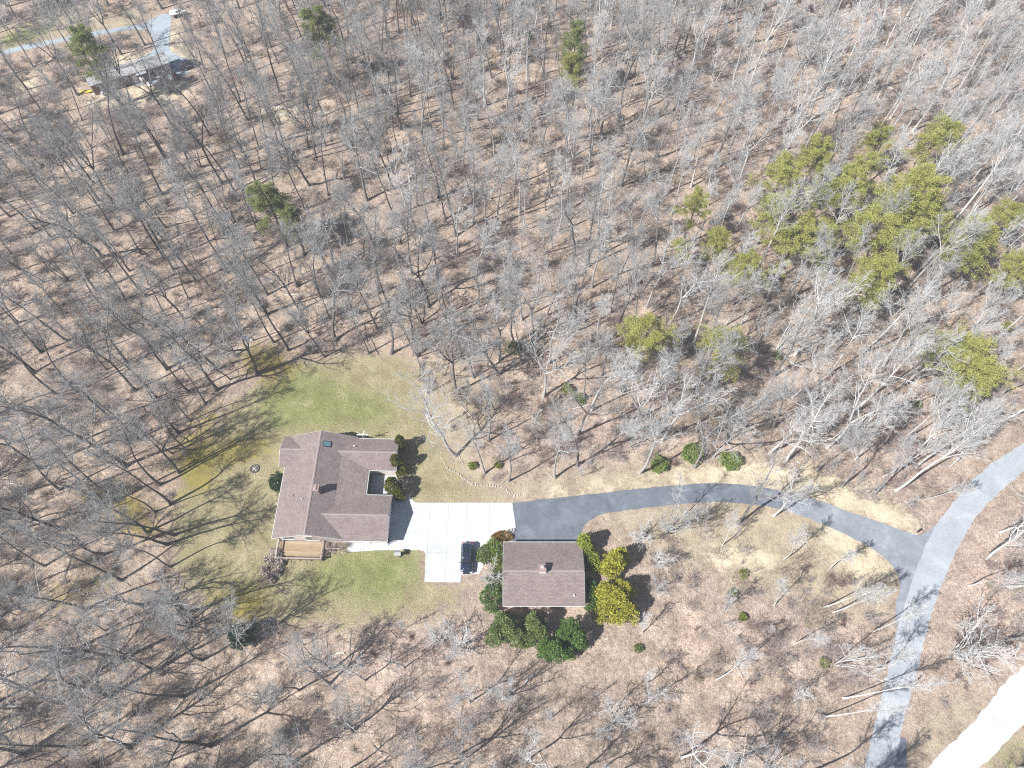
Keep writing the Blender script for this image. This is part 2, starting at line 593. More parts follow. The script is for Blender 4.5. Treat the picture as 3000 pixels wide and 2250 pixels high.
relief = (vnoise(gx, gy, 14, 1) - .5) * 1.5 + (vnoise(gx, gy, 5, 2) - .5) * .45 + (vnoise(gx, gy, 2.0, 3) - .5) * .16
GZ = relief * np.clip(1 - near_flat * 1.05, 0, 1)
GZ[(zone(paved_all, .75) > .001)] = 0


def gz(x, y):
    i = np.clip((np.asarray(x) - XI[0]) / .75, 0, len(XI) - 1.001)
    j = np.clip((np.asarray(y) - YI[0]) / .75, 0, len(YI) - 1.001)
    a, b = i.astype(int), j.astype(int)
    f, g = i - a, j - b
    return (GZ[b, a] * (1 - f) + GZ[b, a + 1] * f) * (1 - g) + (GZ[b + 1, a] * (1 - f) + GZ[b + 1, a + 1] * f) * g


ext = [8, 30, 90, 250, 600, 1200]
XS = np.concatenate([XI[0] - np.array(ext[::-1]), XI, XI[-1] + np.array(ext)])
YS = np.concatenate([YI[0] - np.array(ext[::-1]), YI, YI[-1] + np.array(ext)])
pad = len(ext)
P_ = lambda a: np.pad(a, pad, mode='edge')
sx_, sy_ = np.meshgrid(XS, YS)
nx, ny = len(XS), len(YS)
Vg = np.stack([sx_, sy_, P_(GZ)], -1).reshape(-1, 3)
ii = (np.arange(ny - 1)[:, None] * nx + np.arange(nx - 1)[None]).ravel()
Fg = np.stack([ii, ii + 1, ii + nx + 1, ii + nx], -1)


def ground_material():
    m = mat('forest_floor', (.3, .22, .17), .95, .1)
    t = NT(m)
    p = t.wpos()
    big = t.noise(p, .045, 4, .6, .4)
    midn = t.noise(p, .35, 4, .65, .3)
    sm = t.noise(p, 1.6, 4, .7)
    fine = t.noise(p, 5.5, 3, .75)
    # leaf litter
    lit = t.ramp(midn, [(.28, (.205, .16, .125)), (.5, (.305, .244, .195)), (.72, (.41, .338, .275))])
    lit = t.mix(t.math('MULTIPLY', t.attr('z_pink'), .6), lit, t.ramp(midn, [(.3, (.275, .21, .18)), (.7, (.42, .342, .30))]))
    lit = t.mix(.8, lit, t.ramp(big, [(.3, (.80, .80, .82)), (.7, (1.12, 1.08, 1.05))]), 'MULTIPLY')
    lit = t.mix(.95, lit, t.ramp(sm, [(.28, (.60, .57, .56)), (.5, (.98, .98, .98)), (.72, (1.30, 1.28, 1.25))]), 'MULTIPLY')
    lit = t.mix(1., lit, t.ramp(fine, [(.3, (.42, .40, .40)), (.5, (1., 1., 1.)), (.7, (1.6, 1.54, 1.5))]), 'MULTIPLY')
    # dry grass
    dry = t.ramp(midn, [(.3, (.255, .212, .145)), (.7, (.37, .315, .228))])
    straw = t.ramp(midn, [(.3, (.40, .335, .235)), (.7, (.55, .48, .36))])
    green = t.ramp(midn, [(.3, (.115, .130, .042)), (.55, (.182, .188, .078)), (.75, (.27, .25, .14))])
    tan = t.ramp(midn, [(.3, (.175, .155, .08)), (.7, (.30, .262, .165))])
    moss = t.ramp(midn, [(.3, (.135, .112, .018)), (.7, (.23, .185, .045))])

    def edge(name, gain=2.2):
        a = t.attr(name)
        v = t.math('ADD', a, t.math('MULTIPLY', t.math('SUBTRACT', sm, .5), 1.5))
        v = t.math('ADD', v, t.math('MULTIPLY', t.math('SUBTRACT', midn, .5), 1.7))
        return t.math('MULTIPLY', t.math('SUBTRACT', v, .5), gain), a

    def sel(name, gain=2.5):
        v, a = edge(name, gain)
        v = t.math('ADD', v, .5, True)
        return t.math('MULTIPLY', v, t.math('MULTIPLY', a, 4, True), True)

    gr = t.mix(1., t.mix(sel('z_green', 1.6), tan, green), t.ramp(fine, [(.3, (.45, .47, .42)), (.5, (1, 1, 1)), (.7, (1.6, 1.52, 1.5))]), 'MULTIPLY')
    dr = t.mix(1., dry, t.ramp(fine, [(.3, (.68, .68, .66)), (.7, (1.3, 1.3, 1.3))]), 'MULTIPLY')
    stw = t.mix(.8, straw, t.ramp(fine, [(.3, (.7, .7, .66)), (.7, (1.25, 1.25, 1.25))]), 'MULTIPLY')
    ms = t.mix(.9, moss, t.ramp(sm, [(.3, (.65, .65, .6)), (.7, (1.3, 1.3, 1.3))]), 'MULTIPLY')
    c = t.mix(t.math('MULTIPLY', sel('z_dry', 1.1), .85), lit, dr)
    c = t.mix(sel('z_lawn'), c, gr)
    c = t.mix(t.math('MULTIPLY', sel('z_green', 1.6), t.math('SUBTRACT', 1.0, sel('z_lawn'))), c, gr)
    c = t.mix(t.math('MULTIPLY', sel('z_moss', 1.8), .85), c, ms)
    c = t.mix(t.math('MULTIPLY', sel('z_straw', 1.3), .9), c, stw)
    t.color(c)
    h = t.math('ADD', t.math('MULTIPLY', fine, .5), sm)
    t.bump(h, .9, .22)
    return m


ground_me = new_mesh('ground', Vg, Fg, ground_material(), True)
for nme, arr in (('z_lawn', z_lawn), ('z_green', z_green), ('z_moss', z_moss), ('z_straw', z_straw), ('z_dry', z_dry), ('z_pink', z_pink)):
    at = ground_me.attributes.new(nme, 'FLOAT', 'POINT')
    at.data.foreach_set('value', P_(arr).ravel().astype(np.float32))
tag(obj('ground', ground_me), kind='structure')


# ------------------------------------------------------------------ paved surfaces
def sheet(name, pl, z, m, th=.06, rag=0.0, parent=None, kind='structure'):
    """a paved sheet with a slightly uneven edge, thick enough to sit in the ground"""
    pts = []
    n = len(pl)
    for i in range(n):
        a, b = pl[i], pl[(i + 1) % n]
        L = math.hypot(b[0] - a[0], b[1] - a[1])
        k = max(1, int(L / .7)) if rag else 1
        nrm = ((b[1] - a[1]) / (L + 1e-6), -(b[0] - a[0]) / (L + 1e-6))
        for q in range(k):
            f = q / k
            d = random.uniform(-rag, rag)
            pts.append((a[0] + (b[0] - a[0]) * f + nrm[0] * d, a[1] + (b[1] - a[1]) * f + nrm[1] * d))
    from mathutils.geometry import tessellate_polygon
    tri = tessellate_polygon([[Vector((x, y, 0)) for x, y in pts]])
    n = len(pts)
    vs = [(x, y, z) for x, y in pts] + [(x, y, z - th) for x, y in pts]
    a = sum(pts[i][0] * pts[(i + 1) % n][1] - pts[(i + 1) % n][0] * pts[i][1] for i in range(n))
    fs = []
    for q in tri:
        (x0, y0), (x1, y1), (x2, y2) = (pts[k] for k in q)
        up = (x1 - x0) * (y2 - y0) - (x2 - x0) * (y1 - y0) > 0
        fs.append(tuple(q) if up else tuple(q)[::-1])
    for i in range(n):
        j = (i + 1) % n
        fs.append((i, n + i, n + j, j) if a > 0 else (j, n + j, n + i, i))
    o = obj(name, new_mesh(name, vs, fs, m), parent)
    if kind:
        o['kind'] = kind
    return o


def mat_pave(name, a, b, c, s1=.25, s2=3.0, rough=.9):
    m = mat(name, a, rough, .25)
    t = NT(m)
    p = t.wpos()
    n1 = t.noise(p, s1, 5, .65, .6)
    n2 = t.noise(p, s2, 4, .7)
    n3 = t.noise(p, 14, 2)
    col = t.ramp(n1, [(.3, a), (.55, b), (.75, c)])
    col = t.mix(.8, col, t.ramp(n2, [(.3, (.86, .86, .86)), (.7, (1.12, 1.12, 1.12))]), 'MULTIPLY')
    col = t.mix(.8, col, t.ramp(n3, [(.3, (.86, .86, .86)), (.7, (1.12, 1.12, 1.12))]), 'MULTIPLY')
    t.color(col)
    t.bump(n3, .25, .01)
    return m


M['concrete'] = mat_pave('concrete', (.37, .38, .385), (.43, .44, .445), (.49, .495, .495), .3, 2.0)
M['asphalt'] = mat_pave('asphalt', (.085, .097, .118), (.118, .132, .157), (.165, .18, .205), .35, 2.2)
M['road'] = mat_pave('road', (.235, .255, .28), (.30, .32, .345), (.37, .39, .41), .2, 2.5)
M['gravel'] = mat_pave('pale_gravel', (.37, .375, .38), (.43, .435, .44), (.50, .50, .505), .4, 5)
M['lane'] = mat_pave('lane', (.21, .245, .275), (.27, .305, .335), (.33, .36, .385), .3, 3)
M['asphalt_old'] = mat_pave('worn_asphalt', (.15, .165, .185), (.20, .215, .24), (.27, .285, .31), .4, 2.0)
sheet('driveway', ASPHALT_NEW, .022, M['asphalt'], .08, .05)
sheet('driveway', ASPHALT_OLD, .018, M['asphalt_old'], .08, .05)
sheet('road', ROAD, .034, M['road'], .09, .10)
sheet('road_patch', PATCH, .018, M['asphalt'], .06, .06)
sheet('gravel_track', GRAVEL, .02, M['gravel'], .07, .14)
sheet('lane', LANE, .03, M['lane'], .08, .12)


def clip_rect(pl, x0, x1, y0, y1):
    def cut(pts, f, it):
        out = []
        for i in range(len(pts)):
            a, b = pts[i], pts[(i + 1) % len(pts)]
            if f(a):
                out.append(a)
                if not f(b):
                    out.append(it(a, b))
            elif f(b):
                out.append(it(a, b))
        return out
    for k, v, sgn in ((0, x0, 1), (0, x1, -1), (1, y0, 1), (1, y1, -1)):
        if not pl:
            return []
        f = lambda p, k=k, v=v, sgn=sgn: sgn * (p[k] - v) >= 0
        it = lambda a, b, k=k, v=v: tuple(a[q] + (b[q] - a[q]) * (v - a[k]) / (b[k] - a[k]) for q in (0, 1))
        pl = cut(pl, f, it)
    return pl


pad_root = empty('concrete_driveway')
pad_root['kind'] = 'structure'
xs_ = [-26, -23.7, -21.5, -19.33, -16.7, -13.2, -10.2, -7.3, -3.6, .8]
ys_ = [25.0, 27.1, 29.98, 33.6, 37.2, 40.2]
for i in range(len(xs_) - 1):
    for j in range(len(ys_) - 1):
        q = clip_rect(CONCRETE, xs_[i] + .012, xs_[i + 1] - .012, ys_[j] + .012, ys_[j + 1] - .012)
        q2 = []
        for p in q:
            if not q2 or math.hypot(p[0] - q2[-1][0], p[1] - q2[-1][1]) > 1e-4:
                q2.append(p)
        area = abs(sum(q2[k][0] * q2[(k + 1) % len(q2)][1] - q2[(k + 1) % len(q2)][0] * q2[k][1] for k in range(len(q2)))) / 2 if len(q2) > 2 else 0
        if area > .15:
            sheet('slab', q2, .05 + random.uniform(-.004, .004), M['concrete'], .12, 0, pad_root, None)
# courtyard slab between the wings
COURT = [(-23.0, 38.3), (-18.75, 38.3), (-18.75, 42.9), (-23.0, 42.9)]
sheet('slab', COURT, .055, M['concrete'], .12, 0, pad_root, None)


# ------------------------------------------------------------------ tree building
def unit(a):
    return a / (np.linalg.norm(a, axis=-1, keepdims=True) + 1e-9)


def tubes(P, Rr, s):
    """polylines (N,k,3) with radii (N,k) -> verts, quads with s-sided rings"""
    N, k, _ = P.shape
    T = np.empty_like(P)
    T[:, 1:-1] = P[:, 2:] - P[:, :-2] if k > 2 else T[:, 1:-1]
    T[:, 0] = P[:, 1] - P[:, 0]
    T[:, -1] = P[:, -1] - P[:, -2]
    T = unit(T)
    ref = np.where(np.abs(T[:, :1, 2:3]) < .85, np.array([0., 0, 1]), np.array([1., 0, 0]))
    U = unit(np.cross(T, np.broadcast_to(ref, T.shape)))
    W = np.cross(T, U)
    a = np.arange(s) * 2 * np.pi / s
    V = P[:, :, None] + Rr[:, :, None, None] * (np.cos(a)[:, None] * U[:, :, None] + np.sin(a)[:, None] * W[:, :, None])
    idx = np.arange(N * k * s).reshape(N, k, s)
    q = np.stack([idx[:, :-1], np.roll(idx, -1, 2)[:, :-1], np.roll(idx, -1, 2)[:, 1:], idx[:, 1:]], -1).reshape(-1, 4)
    return V.reshape(-1, 3), q


def grow(rg, P, Rr, L, n, t0, t1, ang, asd, lenf, k, wander, up, rf, taper, tipshort=.5, rmin=.004, flat=0.0):
    N, kp, _ = P.shape
    j = np.tile(np.arange(n), N)
    idx = np.repeat(np.arange(N), n)
    t = t0 + (t1 - t0) * (j + rg.random(N * n)) / n
    f = t * (kp - 1)
    i = np.minimum(f.astype(int), kp - 2)
    w = (f - i)[:, None]
    p0 = P[idx, i] * (1 - w) + P[idx, i + 1] * w
    tan = unit(P[idx, i + 1] - P[idx, i])
    r0 = (Rr[idx, i] * (1 - w[:, 0]) + Rr[idx, i + 1] * w[:, 0]) * rf * rg.uniform(.75, 1.1, N * n)
    az = j * 2.399963 + rg.random(N)[idx] * 6.283 + rg.normal(0, .5, N * n)
    ref = np.where(np.abs(tan[:, 2:3]) < .9, np.array([0., 0, 1]), np.array([1., 0, 0]))
    u = unit(np.cross(tan, ref))
    v = np.cross(tan, u)
    a = np.radians(np.clip(rg.normal(ang, asd, N * n), 12, 100))
    d = np.cos(a)[:, None] * tan + np.sin(a)[:, None] * (np.cos(az)[:, None] * u + np.sin(az)[:, None] * v)
    d[:, 2] *= (1 - flat)
    d[:, 2] += up
    d = unit(d)
    ln = L[idx] * lenf * (1 - tipshort * (t - t0) / (t1 - t0 + 1e-6)) * rg.uniform(.65, 1.25, N * n)
    C = np.empty((N * n, k, 3))
    C[:, 0] = p0
    for q in range(1, k):
        d = d + rg.normal(0, wander, d.shape)
        d[:, 2] += up * .5
        d = unit(d)
        C[:, q] = C[:, q - 1] + d * (ln / (k - 1))[:, None]
    prof = 1 - (1 - taper) * np.linspace(0, 1, k)
    RR = np.maximum(r0[:, None] * prof, rmin)
    return C, RR, ln


def merge(parts):
    V, Q, o = [], [], 0
    for v, q in parts:
        V.append(v)
        Q.append(q + o)
        o += len(v)
    return np.concatenate(V), np.concatenate(Q)


def make_stem(rg, H, r, k=12, wander=.05, lean=0.0, base=(0, 0, 0), d0=None):
    d = np.array([rg.normal(0, lean), rg.normal(0, lean), 1.0]) if d0 is None else np.array(d0, float)
    d = d / np.linalg.norm(d)
    P = np.zeros((1, k, 3))
    P[0, 0] = base
    P[0, 0, 2] -= .25
    for q in range(1, k):
        d = d + np.array([rg.normal(0, wander), rg.normal(0, wander), .06])
        d = d / np.linalg.norm(d)
        P[0, q] = P[0, q - 1] + d * H / (k - 1)
    f = np.linspace(0, 1, k)
    Rr = r * (1 - .86 * f ** .85)
    Rr[0] *= 1.45
    return P, Rr[None]


def bare_tree(seed, H=20, r=.24, kind='tall'):
    rg = np.random.default_rng(seed)
    tr, cr = [], []
    K = dict(tall=dict(t0=.54, n=13, ang=36, lf=.30, up=.13, w=.13, stems=1),
             oak=dict(t0=.30, n=14, ang=52, lf=.44, up=.08, w=.24, stems=1),
             fork=dict(t0=.18, n=10, ang=36, lf=.42, up=.12, w=.15, stems=3),
             slim=dict(t0=.5, n=14, ang=33, lf=.22, up=.14, w=.12, stems=1),
             multi=dict(t0=.25, n=9, ang=34, lf=.27, up=.11, w=.16, stems=4),
             bushy=dict(t0=.12, n=11, ang=50, lf=.42, up=.04, w=.18, stems=4),
             small=dict(t0=.25, n=13, ang=36, lf=.26, up=.12, w=.15, stems=1))[kind]
    stems = []
    if kind == 'fork':
        hb = H * rg.uniform(.34, .48)
        P, Rr = make_stem(rg, hb, r, 7, .05, .03)
        Rr = np.maximum(Rr, r * .62)
        tr.append(tubes(P, Rr, 8))
        top = P[0, -1]
        for q in range(K['stems']):
            a = q * 2.09 + rg.uniform(-.5, .5)
            s = rg.uniform(.28, .6)
            P2, R2 = make_stem(rg, (H - hb) * rg.uniform(.85, 1.08), r * rg.uniform(.45, .62), 9, .10, 0, top, (math.cos(a) * s, math.sin(a) * s, 1))
            P2[0, 0] = top
            R2[0, 0] = r * .55
            stems.append((P2, R2, H - hb))
    elif K['stems'] > 1:
        for q in range(K['stems']):
            a = q * 6.283 / K['stems'] + rg.uniform(-.4, .4)
            s = rg.uniform(.10, .28) if kind == 'multi' else rg.uniform(.2, .55)
            P2, R2 = make_stem(rg, H * rg.uniform(.8, 1.05), r * rg.uniform(.5, .75), 9, .08, 0, (math.cos(a) * .12, math.sin(a) * .12, 0), (math.cos(a) * s, math.sin(a) * s, 1))
            stems.append((P2, R2, H))
    else:
        P, Rr = make_stem(rg, H, r, 13, .05 if kind != 'oak' else .10, .03)
        stems.append((P, Rr, H))
    for P, Rr, h in stems:
        tr.append(tubes(P, Rr, 8 if r > .15 else 6))
    nl = len(stems)
    fac = {1: 1, 3: .75, 4: .62}[nl]
    n2, n3, n4 = (7, 7, 6)
    if kind == 'small':
        n2, n3, n4 = 6, 5, 4
    for P, Rr, h in stems:
        A = grow(rg, P, Rr, np.array([h]), K['n'], K['t0'], .97, K['ang'], 9, K['lf'], 7, K['w'], K['up'], .66, .30, .62, .022)
        cr.append(tubes(A[0], A[1], 5))
        # the leader's own tip carries twigs as well
        B = grow(rg, A[0], A[1], A[2], max(4, int(n2 * fac)), .18, 1.0, 38, 12, .50, 5, K['w'] * 1.1, .09, .60, .35, .5, .012)
        cr.append(tubes(B[0], B[1], 4))
        B2 = grow(rg, P, Rr, np.array([h]), 10, max(K['t0'], .55), 1.0, 38, 12, .09, 5, .15, .10, .35, .3, .4, .012)
        cr.append(tubes(B2[0], B2[1], 4))
        BP = np.concatenate([B[0], B2[0]])
        BR = np.concatenate([B[1], B2[1]])
        BL = np.concatenate([B[2], B2[2]])
        Cc = grow(rg, BP, BR, BL, max(4, int(n3 * fac)), .15, 1.0, 38, 13, .50, 4, .18, .07, .55, .5, .4, .006)
        cr.append(tubes(Cc[0], Cc[1], 3))
        E = grow(rg, Cc[0], Cc[1], Cc[2], n4, .15, 1.0, 40, 14, .55, 2, 0, .05, .7, .6, .3, .0042)
        cr.append(tubes(E[0], E[1], 3))
    tv, tq = merge(tr)
    cv, cq = merge(cr)
    tm = new_mesh('trunk', tv, tq, M['bark'], True)
    cm = new_mesh('crown', cv, cq, M['twig'], True)
    return tm, cm


def brush_mesh(seed, H=2.2, n=14, m='brush', spread=.45):
    rg = np.random.default_rng(seed)
    parts = []
    Ps, Rs = [], []
    for q in range(n):
        a = rg.uniform(0, 6.283)
        s = abs(rg.normal(0, spread))
        P, Rr = make_stem(rg, H * rg.uniform(.5, 1.1), rg.uniform(.010, .022), 5, .12, 0, (rg.normal(0, H * .16), rg.normal(0, H * .16), 0), (math.cos(a) * s, math.sin(a) * s, 1))
        Ps.append(P)
        Rs.append(np.maximum(Rr, .006))
    P, Rr = np.concatenate(Ps), np.concatenate(Rs)
    parts.append(tubes(P, Rr, 3))
    L = np.full(n, H)
    B = grow(rg, P, Rr, L, 8, .2, 1, 42, 14, .30, 3, .2, .05, .6, .5, .4, .008)
    parts.append(tubes(B[0], B[1], 3))
    C = grow(rg, B[0], B[1], B[2], 5, .1, 1, 40, 14, .5, 2, .1, .05, .8, .7, .3, .007)
    parts.append(tubes(C[0], C[1], 3))
    v, q = merge(parts)
    return new_mesh('stems', v, q, M[m], True)


def leaves(rg, C, D, ln, wd, jit=.5):
    """diamond leaves at C pointing along D"""
    N = len(C)
    D = unit(D + rg.normal(0, jit, D.shape))
    W = unit(np.cross(D, rg.normal(0, 1, D.shape)))
    Nn = np.cross(D, W)
    ln = ln * rg.uniform(.7, 1.3, (N, 1))
    wd = wd * rg.uniform(.7, 1.3, (N, 1))
    V = np.stack([C, C + D * ln * .5 + W * wd * .5 - Nn * wd * .12, C + D * ln, C + D * ln * .5 - W * wd * .5 - Nn * wd * .12], 1)
    return V.reshape(-1, 3), np.arange(N * 4).reshape(N, 4)


def lump_foliage(seed, shape, nl, lr, per, ln, wd, m, name='foliage', up=.4, jit=.5, inner=.25, out=.75):
    """shape(rg, n) -> lump centres and outward directions; leaves cover each lump, densest on its outer side"""
    rg = np.random.default_rng(seed)
    C, O = shape(rg, nl)
    ci = np.repeat(np.arange(nl), per)
    d = unit(rg.normal(0, 1, (nl * per, 3)) + O[ci] * out)
    rr = (lr * rg.uniform(.7, 1.3, nl))[ci, None] * rg.uniform(inner, 1.0, (nl * per, 1)) ** .5
    p = C[ci] + d * rr
    D = d + np.array([0, 0, up])
    v, q = leaves(rg, p, D, ln, wd, jit)
    v[:, 2] = np.maximum(v[:, 2], .02)
    return new_mesh(name, v, q, M[m], False)


def ellipsoid(cx, cy, cz, ax, ay, az, zmin=0.1, inner=.55, tp=0.0):
    def f(rg, n):
        d = unit(rg.normal(0, 1, (n * 3, 3)))
        r = rg.uniform(inner, 1.0, (n * 3, 1)) ** .6
        p = d * r * np.array([ax, ay, az])
        if tp:
            k = 1 - tp * np.clip((p[:, 2:3] / az + 1) / 2, 0, 1)
            p[:, :2] *= k
        p += np.array([cx, cy, cz])
        ok = p[:, 2] > zmin
        return p[ok][:n] if ok.sum() >= n else np.resize(p[ok], (n, 3)), d[ok][:n] if ok.sum() >= n else np.resize(d[ok], (n, 3))
    return f


def stems_mesh(seed, n, H, r, spread, name='stems', m='bark', org=.15):
    rg = np.random.default_rng(seed)
    ps = []
    for q in range(n):
        a = rg.uniform(0, 6.283)
        s = rg.uniform(.2, 1) * spread
        P, Rr = make_stem(rg, H * rg.uniform(.7, 1), r * rg.uniform(.6, 1), 6, .08, 0, (math.cos(a) * org, math.sin(a) * org, 0), (math.cos(a) * s, math.sin(a) * s, 1))
        ps.append(tubes(P, Rr, 6))
    v, q = merge(ps)
    return new_mesh(name, v, q, M[m], True)


def pine_meshes(seed, H=17, Rc=4.0, t0=.5, dense=1.0, m='needle', flat=.5):
    rg = np.random.default_rng(seed)
    P, Rr = make_stem(rg, H, .2 + H * .004, 12, .04, .04)
    tr = [tubes(P, Rr, 8)]
    n1 = int(30 * dense)
    A = grow(rg, P, Rr, np.array([1.0]), n1, t0, .985, 72, 10, Rc, 6, .14, .10, .40, .3, .62, .02, flat * .5)
    tr.append(tubes(A[0], A[1], 5))
    B = grow(rg, A[0], A[1], A[2], 7, .25, 1.0, 48, 12, .36, 4, .18, .08, .5, .4, .35, .012, flat)
    tr.append(tubes(B[0], B[1], 3))
    tv, tq = merge(tr)
    # needle tufts along outer branches
    Cc = grow(rg, B[0], B[1], B[2], 6, .2, 1.0, 40, 15, .45, 2, 0, .15, .5, .5, .2, .006, flat * .4)
    tips = np.concatenate([Cc[0][:, 1], Cc[0].mean(1), B[0][:, -1], A[0][:, -1]])
    per = 6
    ci = np.repeat(np.arange(len(tips)), per)
    d = unit(rg.normal(0, 1, (len(ci), 3)) * np.array([1, 1, .6]) + np.array([0, 0, .55]))
    c = tips[ci] + rg.normal(0, .14, (len(ci), 3)) * np.array([1, 1, .6])
    v, q = leaves(rg, c, d, .30, .055, .25)
    return new_mesh('trunk', tv, tq, M['pine_bark'], True), new_mesh('crown', v, q, M[m], False)


# ------------------------------------------------------------------ bare tree kinds
KINDS = []                                     # (style, mesh trunk, mesh crown, height)
for style, seeds, H, r in (('tall', (1, 2, 3, 4), 20, .215), ('oak', (5, 6, 7), 18, .27), ('fork', (8, 9, 10), 19, .26), ('slim', (11, 12, 13), 16, .15),
                           ('multi', (14, 15), 14, .15), ('small', (16, 17, 18), 9, .10), ('bushy', (19, 20), 6.5, .15)):
    for s in seeds:
        tm, cm = bare_tree(s, H, r, style)
        KINDS.append((style, tm, cm, H))
BY = {}
for i, k in enumerate(KINDS):
    BY.setdefault(k[0], []).append(i)

